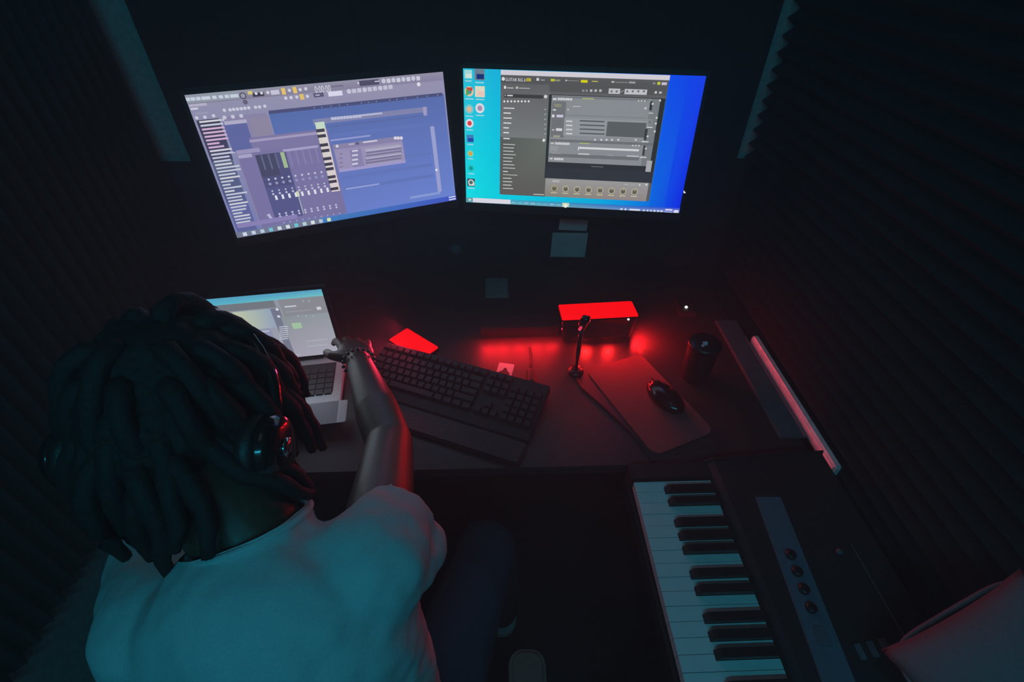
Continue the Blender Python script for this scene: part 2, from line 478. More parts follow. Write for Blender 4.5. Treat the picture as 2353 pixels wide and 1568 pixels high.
for x in (600, 630, 662): S.disc(B(x, 398), .003, (215, 215, 215))
S.r(A(965, 398), A(1078, 770), (114, 118, 122)); S.r(A(985, 425), A(1055, 460), (140, 142, 120)); S.r(A(970, 480), A(1000, 496), (215, 215, 215))
S.r(A(962, 535), A(985, 565), (220, 220, 225)); S.r(A(1008, 536), A(1072, 566), (205, 202, 222)); S.r(A(1002, 674), A(1062, 704), (215, 215, 220)); S.r(A(962, 685), A(985, 698), (200, 200, 200)); S.r(A(975, 745), A(1040, 768), (160, 162, 140))
S.r(A(1168, 448), A(1245, 460), (190, 190, 195)); S.disc(A(1122, 486), .004, (190, 190, 190)); S.disc(B(668, 474), .005, (200, 200, 200))
S.r(A(1095, 540), B(672, 575), (84, 90, 94))
S.r(A(1085, 570), B(668, 780), (150, 155, 160))
for y in (604, 646, 688, 730):
    S.r(A(1102, y - 8), A(1163, y + 8), (215, 216, 222)); S.r(A(1238, y - 12), B(262, y + 12), (88, 94, 98))
S.r(B(292, 606), B(655, 772), (92, 98, 100))
for x in (168, 230, 282, 335, 398, 570): S.disc(B(x, 792), .0045, (212, 212, 216))
S.r(B(716, 405), B(728, 495), (52, 56, 58)); S.r(B(700, 518), B(742, 528), (220, 220, 222)); S.disc(B(710, 615), .012, (150, 155, 160)); S.disc(B(710, 615), .009, (122, 126, 130)); S.r(B(684, 660), B(735, 672), (220, 220, 220))
S.r(B(664, 680), B(672, 795), (58, 62, 64)); S.r(B(630, 806), B(695, 818), (225, 225, 228)); S.r(B(645, 850), B(651, 950), (62, 66, 68)); S.r(B(610, 962), B(672, 974), (225, 225, 228))
for x, y in ((812, 395), (777, 570), (768, 628), (757, 708), (738, 428), (686, 757), (668, 880)): S.disc(B(x, y), .0045, (205, 208, 210))
S.r(A(940, 808), B(740, 826), (112, 116, 120)); S.r(A(950, 822), A(980, 834), (215, 215, 220)); blocks(S, A(995, 815), .018, .064, 10, (212, 212, 218))
S.r(A(1235, 822), B(118, 834), (190, 198, 110)); S.r(A(948, 855), A(1020, 910), (152, 156, 160)); S.r(A(948, 926), A(1045, 938), (205, 205, 210))
for x in (540, 570, 600): S.disc(B(x, 850), .0035, (212, 212, 212))
S.r(A(1228, 872), B(604, 892), (206, 210, 212)); S.r(B(0, 882), B(600, 888), (220, 222, 224)); S.r(B(0, 882), B(6, 900), (225, 225, 225))
S.r(A(1222, 928), B(112, 950), (208, 212, 212)); S.r(B(288, 944), B(350, 956), (165, 168, 172)); S.r(B(482, 948), B(596, 972), (196, 200, 204))
S.r(A(930, 962), B(600, 966), (112, 116, 120)); S.r(A(942, 974), A(965, 990), (210, 210, 214)); blocks(S, A(985, 972), .018, .042, 6, (212, 212, 218))
S.r(A(905, 1018), (B(690, 1100)[0], A(905, 1062)[1]), (48, 50, 56)); S.r(B(130, 1058), B(248, 1068), (130, 134, 138))
S.r(A(905, 1066), (B(740, 1100)[0], A(905, 1176)[1]), (50, 54, 62)); S.r(B(678, 1000), B(712, 1114), (172, 174, 178))
S.r(A(900, 1178), (B(682, 1300)[0], w1[1]), (152, 149, 144), [(140, 134, 122), (150, 140, 140), (160, 158, 160), (158, 158, 158)])
S.text('MACRO', A(970, 1196), .018, (225, 225, 225), .032); S.r(B(450, 1234), B(490, 1243), (190, 190, 190)); S.r(B(520, 1238), B(565, 1246), (180, 180, 180)); S.disc(B(603, 1244), .004, (215, 215, 215)); S.disc(B(670, 1240), .005, (215, 215, 215))
for i in range(8):
    cx, cy = A(986 + 112.6 * i, 1280 + 4.7 * i)
    S.disc((cx, cy), .0145, (205, 200, 160) if i else (190, 180, 120)); S.disc((cx, cy), .0120, (128, 124, 112)); S.disc((cx, cy + .004), .0085, (98, 96, 88))
    S.r((cx - .0008, cy - .022), (cx + .0008, cy - .006), (210, 205, 180)); S.r((cx - .014, cy + .034), (cx + .014, cy + .040), (215, 210, 170))
# taskbar
tb = A(115, 1372)[1]
S.r((0, tb), (.5, 1), None, [(110, 185, 200), (110, 165, 190), (40, 150, 200), (70, 190, 210)])
S.r((.5, tb), (1, 1), None, [(110, 165, 190), (140, 150, 225), (40, 70, 215), (40, 140, 200)])
S.r((0.002, tb + .004), (.045, .995), (95, 150, 155)); S.r(A(135, 1385), A(165, 1408), (190, 225, 225))
S.r((A(178, 1370)[0], tb + .002), (A(553, 1440)[0], .998), (226, 224, 236))
for i, (x, c) in enumerate(((582, (190, 235, 240)), (648, (120, 225, 235)), (712, (215, 230, 235)), (775, (230, 235, 240)), (838, (120, 220, 230)), (900, (130, 205, 215)), (966, (225, 235, 235)), (1030, (190, 210, 220)))):
    u = A(x, 1420)[0]; S.r((u - .010, tb + .022), (u + .010, .985), c)
u = A(1098, 1440)[0]; S.r((u - .016, tb + .004), (u + .016, .998), (200, 225, 200)); S.disc((u, tb + .03), .009, (245, 248, 225))
for x, ww in ((425, 12), (465, 10), (555, 55), (645, 8), (682, 8), (715, 8), (750, 10), (785, 10), (818, 12)):
    u = B(x, 1480)[0]; k = ww / 4.355 / 520; S.r((u - k, tb + .026), (u + k, tb + .046), (215, 225, 245))
u = B(885, 1490)[0]; S.r((u - .016, tb + .012), (u + .016, tb + .025), (215, 222, 250)); S.r((u - .018, tb + .038), (u + .018, tb + .05), (215, 222, 250)); u = B(958, 1490)[0]; S.r((u - .01, tb + .018), (u + .01, tb + .05), (225, 228, 250))
# desktop icons


def icon(x, y, bg, fg, ru=.017, rnd=True):
    c = A(x, y); k = .527 / .2964
    if rnd: S.disc(c, ru, bg); S.disc(c, ru * .55, fg)
    else: S.r((c[0] - ru, c[1] - ru * k), (c[0] + ru, c[1] + ru * k), bg); S.r((c[0] - ru * .6, c[1] - ru * k * .1), (c[0] + ru * .9, c[1] + ru * k * .8), fg)
    S.r((c[0] - ru * .9, c[1] + ru * k + .012), (c[0] + ru * .9, c[1] + ru * k + .020), (170, 220, 235))


icon(118, 118, (170, 225, 225), (215, 235, 225), .016, False); icon(232, 122, (110, 130, 150), (20, 50, 120), .021, False)
icon(130, 295, (225, 205, 170), (70, 150, 150), .020)
c = A(130, 272); S.r((c[0] - .012, c[1] - .012), (c[0] + .014, c[1] + .010), (205, 75, 60)); c = A(112, 305); S.r((c[0] - .006, c[1] - .02), (c[0] + .004, c[1] + .02), (90, 170, 80))
icon(238, 298, (228, 226, 200), (240, 205, 190), .021, False); icon(133, 478, (130, 205, 215), (235, 190, 150), .019); icon(240, 468, (225, 228, 235), (170, 150, 185), .020)
icon(138, 622, (225, 228, 235), (225, 60, 70), .018); icon(146, 778, (60, 130, 190), (25, 70, 170), .016, False); icon(150, 930, (150, 210, 170), (235, 160, 40), .014)
icon(158, 1078, (20, 205, 200), (10, 150, 160), .016); icon(160, 1222, (60, 90, 100), (225, 230, 225), .018, False); S.disc(A(160, 1222), .014, (225, 230, 225)); S.disc(A(160, 1222), .009, (80, 110, 110))
# pointer
S.poly([B(1030, 1295), B(1052, 1318), B(1040, 1325), B(1030, 1322)][::-1], [(230, 240, 250)] * 4)
putR(S.build(PR)).matrix_basis = putR.__closure__[0].cell_contents @ Matrix.Translation((0, -.0045, 0))

# ---- left screen
S = Screen([(425, 218), (1018, 160), (1042, 462), (547, 545)], .527, .2964)
A = lambda x, y: S.uv((400 + x / 3.734, 140 + y / 3.733))
B = lambda x, y: S.uv((700 + x / 3.733, 140 + y / 3.733))
S.r((0, 0), (1, 1), None, [(120, 128, 185), (110, 135, 215), (158, 152, 180), (150, 150, 178)])
S.r((0, 0), (1, A(560, 330)[1]), None, [(135, 130, 155), (140, 135, 168), (152, 148, 172), (150, 155, 170)])
S.r((0, 0), A(560, 320), (150, 158, 172))
for x in (122, 165, 210, 255, 292, 345, 400, 450, 495, 530):
    c = A(x, 328 - (x - 122) * .082); S.r((c[0] - .0075, c[1] - .010), (c[0] + .0075, c[1] + .010), (205, 215, 230))
# transport
c = A(585, 295); S.disc(c, .012, (85, 82, 105)); S.disc(c, .008, (160, 158, 175)); c = A(605, 350); S.disc(c, .009, (105, 100, 125))
S.r(A(662, 272), A(768, 296), (68, 62, 82)); S.r(A(622, 256), A(668, 282), (222, 205, 120)); S.disc(A(696, 275), .005, (225, 225, 235)); S.disc(A(742, 271), .005, (225, 225, 235))
S.r(A(815, 248), A(898, 280), (205, 202, 222)); S.r(A(905, 228), A(952, 282), (238, 200, 110)); S.r(A(1002, 218), A(1048, 270), (238, 200, 110)); S.r(A(1062, 280), A(1108, 326), (232, 195, 110))
for x, y in ((795, 266), (978, 246), (1070, 240), (1118, 232), (948, 315), (993, 310), (1042, 305), (1132, 298)): S.disc(A(x, y), .006, (215, 215, 230))
S.text('0:00:00', B(68, 208), .045, (228, 228, 240), .062)
S.r(B(60, 272), B(155, 300), (95, 92, 122)); S.r(B(80, 285), B(118, 290), (200, 200, 220)); S.r(B(185, 258), B(315, 288), (226, 222, 244))
S.r(B(455, 160), B(630, 190), (82, 78, 104)); S.r(B(215, 205), B(320, 210), (120, 116, 145)); S.r(B(440, 172), B(456, 186), (225, 225, 235)); S.r(B(590, 160), B(632, 166), (200, 200, 220))
for i in range(8): c = B(668 + i * 43, 160 - i * 4); S.r((c[0] - .008, c[1] - .012), (c[0] + .008, c[1] + .016), (212, 212, 228)) if i % 2 else S.disc(c, .009, (205, 205, 225))
for i in range(9): c = B(368 + i * 45, 254 - i * 5.2); S.r((c[0] - .009, c[1] - .014), (c[0] + .008, c[1] + .014), (200, 198, 220)) if i % 3 else S.disc(c, .009, (205, 205, 225))
S.disc(B(972, 188), .008, (230, 230, 240))
# browser
S.r(A(130, 372), A(285, 380), (185, 182, 205)); S.r(A(145, 404), A(212, 414), (215, 212, 228)); S.r(A(185, 445), A(300, 450), (160, 158, 185))
for x, y in ((200, 488), (268, 482), (340, 470), (430, 422), (478, 418), (508, 414), (540, 411), (572, 408), (602, 404), (635, 400), (692, 395), (726, 392), (770, 385)): S.disc(A(x, y), .006, (210, 208, 228))
u0 = A(197, 515)[0]; u1 = A(387, 495)[0]; v0 = A(197, 512)[1]
S.r((u0, v0), (u1, A(500, 850)[1]), None, [(75, 72, 108), (72, 72, 110), (56, 56, 78), (62, 62, 84)])
S.r((u0, A(500, 850)[1]), (u1 - .002, A(480, 1225)[1]), None, [(82, 90, 135), (92, 98, 148), (88, 100, 130), (90, 100, 130)])
S.r((u0, A(480, 1225)[1]), (u1, .965), (98, 104, 160))
vv0 = A(210, 527)[1]; vv1 = A(545, 1388)[1]
for i in range(31):
    v = vv0 + (vv1 - vv0) * i / 30; ln = (.16, .13, .165, .15, .165, .13, .07, .09, .15, .14, .10, .10, .10, .145, .14, .10, .12, .075, .05, .11, .06, .13, .09, .09, .115, .10, .09, .06, .1, .1, .09)[i]
    c = (200, 205, 222) if i % 4 else (215, 215, 225)
    if 2 <= i <= 7: c = (215, 180, 215)
    S.r((u0 + .008, v - .006), (u0 + .008 + ln * .62, v + .006), c)
# playlist and rack windows
S.r(A(400, 500), A(418, 505), (150, 148, 175))
S.r(A(420, 480), (A(780, 440)[0], .95), (142, 136, 172)); S.r(A(418, 525), A(690, 760), (98, 106, 165)); S.r(A(424, 520), A(622, 530), (182, 178, 205)); S.r(A(640, 490), (A(790, 440)[0], A(850, 660)[1]), (146, 138, 166))
S.r(A(800, 440), (B(1190, 280)[0], B(1260, 1175)[1]), None, [(110, 130, 205), (110, 135, 215), (92, 112, 178), (88, 112, 175)])
S.r(A(800, 425), B(1178, 290), (78, 82, 125))
for x in (65, 130, 210, 280, 350, 470, 530, 600, 715, 775, 850, 955, 1040, 1130):
    S.r(B(x, 403 - x * .108), B(x + 8, 410 - x * .108), (170, 180, 215))
for i in range(9):
    c = A(430 + i * 38, 484 - i * 4)
    if i < 3: S.disc(A(432 + i * 70, 484 - i * 7), .007, (205, 205, 225))
# mixer
S.r(A(640, 660), (B(168, 530)[0], A(640, 700)[1] + .46), (128, 122, 168)); S.r(A(640, 680), (A(1225, 620)[0], A(640, 702)[1]), (168, 160, 195))
S.r(A(540, 800), (B(168, 530)[0], .955), (124, 118, 166)); S.r(A(530, 770), A(735, 780), (160, 152, 192)); S.r(A(545, 810), A(670, 826), (172, 168, 205)); S.r(A(920, 762), A(1225, 745), (170, 164, 205))
ux = A(680, 815)[0]
S.r((A(690, 812)[0], A(690, 812)[1]), (A(950, 800)[0], A(900, 1360)[1]), (82, 82, 128))
S.r(A(690, 812), A(905, 980), (72, 74, 104)); S.r((A(690, 812)[0], A(800, 1090)[1]), (A(950, 800)[0], A(900, 1360)[1]), (88, 90, 140))
for i in range(10):
    ua = A(735, 812)[0] + i * .0268; c = (100, 100, 150) if i < 4 else (112, 108, 156)
    S.r((ua, A(735, 812)[1]), (ua + .006, A(760, 940)[1]), (104, 108, 140) if i < 4 else (138, 132, 175))
    for v, rr in ((.605, .0045), (.638, .006), (.692, .0035), (.715, .0045)): S.disc((ua + .003, v), rr, (200, 204, 225) if rr < .005 else (150, 152, 195))
    S.r((ua + .006, .728), (ua + .015, .762), (232, 235, 245))
    for v in (.872, .892): S.disc((ua + .003, v), .0045, (196, 198, 228))
    S.disc((ua + .010, .945), .0035, (165, 168, 220))
ua = A(905, 785)[0]; S.r((ua - .003, A(905, 785)[1]), (ua + .013, A(940, 920)[1]), (165, 190, 150)); S.r((ua + .019, .735), (ua + .022, .90), (190, 205, 205)); S.r((ua + .016, .72), (ua + .026, .76), (215, 220, 190))
S.poly([A(790, 1320), A(812, 1308), A(850, 1365), A(838, 1372)][::-1], [(190, 190, 225)] * 4)
# piano roll
S.r(B(55, 500), (B(1040, 400)[0], B(60, 548)[1]), (132, 136, 178)); S.r(B(180, 560), B(1015, 470), (92, 108, 165))
for i in range(10): c = B(225 + i * 26, 492 - i * 2.4); S.r((c[0] - .006, c[1] - .01), (c[0] + .005, c[1] + .01), (195, 198, 225))
for i in range(7): c = B(415 + i * 36, 470 - i * 4); S.r((c[0] - .010, c[1] - .006), (c[0] + .010, c[1] + .006), (190, 192, 222))
for k in range(12):
    v = B(300, 560)[1] + k * .045
    if k in (1, 3, 6, 8, 10): S.r((B(200, 560)[0], v), (B(1030, 480)[0], v + .024), (100, 120, 190))
S.r(B(1000, 390), B(1040, 462), (165, 160, 200)); S.r(B(1062, 562), (B(1098, 560)[0], B(1140, 1130)[1]), (160, 165, 215)); S.disc(B(1110, 942), .006, (225, 230, 245))
S.r(B(205, 676), B(548, 648), (150, 158, 215)); S.r(B(330, 1098), B(620, 1068), (150, 165, 222)); S.r(B(880, 1172), B(1140, 1150), (140, 160, 220))
ku0 = B(82, 585)[0]; ku1 = B(168, 530)[0]; kv0 = B(90, 525)[1]; kv1 = B(215, 1128)[1]
S.r((ku0 + .002, kv0), (ku1 - .006, kv1), None, [(225, 210, 205), (230, 215, 210), (205, 228, 205), (200, 225, 200)])
S.r((ku0 + .004, B(90, 585)[1]), (ku1 - .006, kv1), None, [(226, 212, 214), (226, 212, 214), (224, 218, 220), (222, 215, 205)])
kh = kv1 - kv0
for t in (.11, .185, .31, .39, .505, .585, .655, .775, .845, .955): S.r((ku0, kv0 + kh * t - .010), (ku0 + .034, kv0 + kh * t + .012), (66, 62, 78))
# plug-in window
p0 = (B(232, 730)[0], B(222, 725)[1]); p1 = (B(846, 870)[0], B(262, 962)[1])
S.r((p0[0] - .004, p0[1] - .004), (p1[0], p1[1]), (140, 134, 172)); S.r((p0[0], p0[1] + .035), p1, (158, 148, 188))
S.r(B(360, 712), B(410, 718), (190, 185, 210)); S.r(B(418, 700), B(452, 718), (96, 94, 138)); S.r(B(482, 694), B(606, 690), (220, 216, 236)); S.disc(B(262, 732), .006, (220, 220, 235))
for x in (760, 785, 812): S.disc(B(x, 662), .007, (222, 222, 238))
S.r(B(365, 765), B(492, 905), (140, 134, 175))
for y in (775, 813, 852, 888): S.r(B(388, y - 6), B(440, y + 2), (212, 210, 232)); S.r(B(280 , y + 22), B(310, y + 26), (118, 112, 150))
S.r(B(492, 750), B(815, 880), (166, 160, 188))
for k, y in enumerate((765, 785, 810, 838, 848, 872)): S.r(B(505, y), B(812, y - 27), (185, 180, 208) if k in (0, 3) else (125, 118, 155))
S.r((p0[0], p1[1] - .022), p1, (165, 158, 210))
S.r(A(540, 1395), A(1050, 1350), (142, 132, 186))
# taskbar
S.r((0, .957), (.36, 1), (118, 126, 150)); S.r((.36, .957), (1, 1), None, [(60, 125, 190), (70, 85, 200), (68, 90, 200), (75, 130, 190)])
for i in range(11):
    u = .034 + i * .0355
    S.r((u - .008, .966), (u + .008, .994), [(215, 225, 240), (200, 215, 235), (190, 210, 230), (120, 200, 225), (215, 228, 235), (225, 232, 240), (110, 205, 220), (190, 215, 225), (225, 235, 235), (190, 205, 225), (228, 235, 180)][i])
S.r((.962, .962), (.997, .973), (215, 222, 245)); S.r((.962, .983), (.997, .994), (215, 222, 245))
putL(S.build(PL)).matrix_basis = putL.__closure__[0].cell_contents @ Matrix.Translation((0, -.0045, 0))

# ------------------------------------------------------------------ laptop
yl = math.radians(8.0)
lx = V((math.cos(yl), math.sin(yl), 0)); ly = V((-math.sin(yl), math.cos(yl), 0))
hinge = V((-.397, .962, .765)) - lx * .148
lap = empty('laptop', (hinge.x, hinge.y, DZ), 'open silver laptop at the left of the desk, teal and grey windows on its screen', 'laptop', rz=yl)
bm = bmesh.new(); prism(bm, rrect(.314, .222, .012, cy=-.106), .002, .015); fin('base', bm, M['silver'], lap, bevel=.002)
bm = bmesh.new(); prism(bm, rrect(.105, .066, .005, cy=-.173), .0151, .0157); fin('trackpad', bm, M['silver'], lap)
bm = bmesh.new(); bx(bm, (0, -.077, .0153), (.272, .105, .0006)); fin('key_well', bm, M['black'], lap)
kcap = None
for r in range(6):
    n = 14; hh = .0165 if r else .009; yy = -.135 + (5 - r) * .0185 if r else -.0385
    for c in range(n):
        if r == 5 and 4 <= c <= 8:
            if c == 4: box('keycap', (0.006, -.1265 - .0, .0168), (.093, .016, .0022), M['keycap'], lap)
            continue
        if r == 5: yy = -.1265
        else: yy = -.1265 + (5 - r) * .0186 - (.004 if r == 0 else 0)
        p = (-.1255 + c * .0193, yy, .0168)
        if r == 0:
            box('keycap', p, (.0165, .010, .0022), M['keycap'], lap) if c == 0 else None
            if c: copy(last0, lap, p)
            else: last0 = lap.children[-1]
        else:
            if kcap is None: kcap = box('keycap', p, (.0165, .016, .0022), M['keycap'], lap)
            else: copy(kcap, lap, p)
LW, LH = .290, .199
TL_ = Matrix.Translation((0, .0, .020)) @ Matrix.Rotation(.025, 4, 'X')
lid = box('lid', (0, .006, LH / 2 + .002), (LW + .020, .006, LH + .022), M['satin'], lap, bevel=.002); lid.matrix_basis = TL_ @ lid.matrix_basis
bm = bmesh.new()
for c, s in (((0, 0, LH + .004), (LW + .018, .002, .008)), ((0, 0, -.003), (LW + .018, .002, .014)), ((-LW / 2 - .0045, 0, LH / 2), (.009, .002, LH)), ((LW / 2 + .0045, 0, LH / 2), (.009, .002, LH))):
    bx(bm, (c[0], .002, c[2] + .004), s)
o = fin('bezel', bm, M['black'], lap); o.matrix_basis = TL_
bm = bmesh.new(); tube(bm, [(-.1, 0, .012), (.1, 0, .012)], .006, 10); fin('hinge', bm, M['black'], lap)
S = Screen([(454, 680), (738, 654), (783, 803), (512, 832)], LW, LH)
A = lambda x, y: S.uv((440 + x / 3.484, 630 + y / 3.484))
S.r((0, 0), (1, 1), None, [(165, 165, 185), (165, 170, 182), (148, 155, 165), (140, 150, 165)])
S.r((0, 0), (1, A(300, 205)[1]), None, [(90, 185, 208), (115, 200, 205), (88, 165, 200), (85, 165, 200)])
S.r((0, A(300, 205)[1]), (.62, A(300, 262)[1]), (118, 124, 132)); S.r((A(720, 170)[0], A(720, 165)[1]), (1, A(720, 330)[1]), (140, 142, 150))
S.r(A(330, 265), A(385, 620), (120, 126, 140))
S.r((A(380, 262)[0], A(380, 262)[1]), (A(665, 240)[0], A(500, 405)[1]), None, [(198, 205, 165), (150, 165, 195), (150, 170, 190), (195, 205, 175)])
S.r((0, A(500, 405)[1]), (A(660, 400)[0], 1), None, [(168, 168, 190), (150, 150, 182), (145, 150, 180), (165, 178, 180)])
S.r((A(660, 240)[0], A(660, 235)[1]), (A(730, 240)[0], 1), (118, 122, 142))
S.r((A(735, 300)[0], A(735, 300)[1]), (1, 1), None, [(170, 165, 182), (172, 172, 188), (150, 158, 165), (140, 150, 155)])
S.r(A(815, 352), A(900, 392), (165, 198, 165)); S.r(A(765, 215), A(855, 218), (200, 205, 215)); S.r(A(770, 262), A(965, 245), (195, 200, 212)); S.r(A(1002, 222), A(1042, 242), (210, 215, 222)); S.disc(A(712, 240), .012, (225, 230, 235)); S.disc(A(722, 296), .012, (220, 225, 232))
for i in range(7): S.r(A(722, 378 + i * 17), A(790, 380 + i * 17), (190, 195, 208))
for y in (500, 545): S.r(A(930, y), A(1090, y - 12), (185, 190, 200))
for x in (865, 925, 980, 905, 950): S.disc(A(x, 292 if x not in (905, 950) else 175), .006, (185, 190, 200))
for i in range(4): S.disc(A(565 + i * 42, 568 - i * 4), .007, (222, 226, 235))
S.r(A(695, 530), A(742, 522), (215, 218, 228)); S.r(A(825, 620), A(885, 612), (228, 230, 238)); S.r(A(600, 640), A(740, 618), (190, 192, 206)); S.r(A(470, 425), A(650, 418), (190, 198, 205))
o = S.build(lap); o.matrix_basis = TL_ @ Matrix.Translation((0, .0008, LH / 2 + .004))

# ------------------------------------------------------------------ computer keyboard
ky = math.radians(-22.6)
kb = empty('computer_keyboard', (-.109, .832, DZ + .0065), 'full-size black computer keyboard lying at an angle across the desk', 'keyboard', rot=(.085, 0, ky))
bm = bmesh.new()
KW, KD = .442, .158
vs = [(-KW / 2, -KD / 2, 0), (KW / 2, -KD / 2, 0), (KW / 2, KD / 2, 0), (-KW / 2, KD / 2, 0), (-KW / 2, -KD / 2, .012), (KW / 2, -KD / 2, .012), (KW / 2, KD / 2, .024), (-KW / 2, KD / 2, .024)]
bv = [bm.verts.new(v) for v in vs]
for f in ((0, 3, 2, 1), (4, 5, 6, 7), (0, 1, 5, 4), (1, 2, 6, 5), (2, 3, 7, 6), (3, 0, 4, 7)): bm.faces.new([bv[i] for i in f])
fin('case', bm, M['black'], kb, bevel=.003)


def cap_mesh(wd, dp, ht, name='keycap'):
    bm = bmesh.new(); t = .0022
    a = [bm.verts.new((sx * wd / 2, sy * dp / 2, 0)) for sx, sy in ((-1, -1), (1, -1), (1, 1), (-1, 1))]
    b = [bm.verts.new((sx * (wd / 2 - t), sy * (dp / 2 - t) + .0008, ht)) for sx, sy in ((-1, -1), (1, -1), (1, 1), (-1, 1))]
    bm.faces.new(a[::-1]); bm.faces.new(b)
    for i in range(4): bm.faces.new((a[i], a[(i + 1) % 4], b[(i + 1) % 4], b[i]))
    me = bpy.data.meshes.new(name); bm.to_mesh(me); bm.free(); return me


caps = {}
slope = math.atan2(.012, KD)


def key(x, y, wu):
    wd = round(.0190 * wu - .0012, 5)
    if wd not in caps:
        caps[wd] = cap_mesh(wd, .0175, .0085); caps[wd].materials.append(M['keycap'])
    o = bpy.data.objects.new('keycap', caps[wd]); COL.objects.link(o); o.parent = kb
    o.location = (x, y, .018 + y * math.tan(slope)); o.rotation_euler = (slope, 0, 0)


x0 = -KW / 2 + .004
rows = [[1] * 15, [2, 1, 1, 1, 1, 1, 1, 1, 1, 1, 1, 1, 1, 1][::-1], [1.5] + [1] * 12 + [1.5], [1.75] + [1] * 11 + [2.25], [2.25] + [1] * 10 + [2.75], [1.25, 1.25, 1.25, 6.25, 1.25, 1.25, 1.25, 1.25]]
for r, row in enumerate(rows):
    y = .062 - r * .0195 - (.004 if r else 0)
    x = x0
    for wu in row:
        key(x + wu * .0095, y, wu); x += wu * .0190
for r in range(6):
    y = .062 - r * .0195 - (.004 if r else 0)
    for c in range(3):
        if r == 3 or (r == 4 and c != 1): continue
        key(x0 + .2920 + c * .019 + .0095, y, 1)
    for c in range(4):
        if r: key(x0 + .3545 + c * .019 + .0095, y, 1)
bm = bmesh.new(); prism(bm, rrect(KW - .06, .062, .012, cx=.03, cy=-KD / 2 - .033), 0, .012); o = fin('wrist_rest', bm, M['leather'], kb, bevel=.004); o.rotation_euler = (-.085, 0, 0); o.location = (0, .0, -.0065)
for sx in (-1, 1): box('foot', (sx * .19, .068, -.005), (.04, .008, .013), M['black'], kb)

# ------------------------------------------------------------------ red lit speakers, light bar


def glow_speaker(loc, rz, W, D, H, label, led=True):
    t = empty('glowing_speaker', loc, label, 'speaker', rz=rz)
    bm = bmesh.new(); prof = rrect(W, D, .012, cx=0, cy=0)
    prism(bm, prof, .004, H); 
    for v in bm.verts:
        if v.co.z < .01: v.co.x *= .90; v.co.y *= .88
    fin('body', bm, M['gloss'], t, bevel=.003)
    bm = bmesh.new(); prism(bm, rrect(W - .004, D - .004, .004, 3), H, H + .002); fin('light_panel', bm, M['redglow'], t)
    bm = bmesh.new(); bx(bm, (0, -D / 2 + .003, H * .48), (W * .80, .004, H * .55)); fin('grille', bm, M['foam'], t, bevel=.002)
    if led:
        bm = bmesh.new(); bmesh.ops.create_uvsphere(bm, u_segments=10, v_segments=6, radius=.0028); o = fin('power_led', bm, M['whiteled'], t, True); o.location = (W * .36, -D / 2 - .0005, H * .93)
    return t


sp = glow_speaker((.268, 1.045, DZ), math.radians(3.5), .205, .070, .083, 'black speaker with a glowing red top panel on the right half of the desk')
lp = empty('red_lamp', (-.221, 1.008, DZ), 'small flat glowing red panel lying behind the left end of the computer keyboard', 'lamp', rz=math.radians(-41.7))
bm = bmesh.new(); prism(bm, rrect(.128, .068, .006, 3), 0, .010); fin('housing', bm, M['gloss'], lp, bevel=.001)
bm = bmesh.new(); prism(bm, rrect(.124, .064, .004, 3), .010, .012); fin('glowing_face', bm, M['redglow'], lp)
lb = empty('light_bar', (.062, 1.062, DZ), 'low black light bar spilling red light on the desk, left of the red-topped speaker', 'lamp', rz=.03)
bm = bmesh.new(); prism(bm, [(-.022, .0), (.03, .0), (.03, .04), (-.03, .04), (-.03, .030)], -.105, .105)
bmesh.ops.transform(bm, matrix=Matrix.Rotation(math.pi / 2, 4, 'Y') @ Matrix.Rotation(math.pi / 2, 4, 'Z'), verts=bm.verts)
fin('housing', bm, M['black'], lb, bevel=.001)


def point(name, loc, power, r=.006, col=(1, .012, .015)):
    l = bpy.data.lights.new(name, 'POINT'); l.energy = power; l.color = col; l.shadow_soft_size = r
    o = bpy.data.objects.new(name, l); COL.objects.link(o); o.location = loc; return o


LEDK = 1.0
for i, x in enumerate((-.085, -.045, .0, .045, .088)):
    bm = bmesh.new(); bx(bm, (x, -.0235, .012), (.010, .002, .004)); fin('led', bm, M['redled'], lb)
    area('led_glow', (.062 + x, 1.062 - .034 + x * .03, DZ + .032), (.062 + x, .95, DZ - .005), .036, .008, (1, .01, .016), .075 * LEDK)
# glow from under the red-topped speaker
for x, tx in ((.372, .43), (.30, .30), (.24, .22)):
    area('under_glow', (x + (.012 if x > .35 else 0), 1.0, DZ + .022), (tx, .93 if x < .35 else 1.0, DZ - .01), .02, .008, (1, .012, .012), .15)
area('side_glow', (.378, 1.03, DZ + .03), (.44, 1.01, DZ), .03, .01, (1, .01, .016), .42)
area('front_fill', (.31, .995, DZ + .075), (.36, .70, DZ), .12, .01, (1, .010, .016), .20)  # added red lamp, carries the red farther over the pad
area('front_fill', (.05, 1.018, DZ + .055), (.05, .93, DZ), .19, .012, (1, .014, .02), .22)  # second added lamp, widens the red pool before the bar
area('trim_fill', (.668, .805, .762), (.704, .805, .745), .42, .004, (1, .10, .16), .012, 70)  # red lamp added beside the tray to light just the trim
area('left_glow', (-.25, 1.01, DZ + .06), (-.40, .85, DZ + .07), .08, .03, (1, .03, .09), .34)

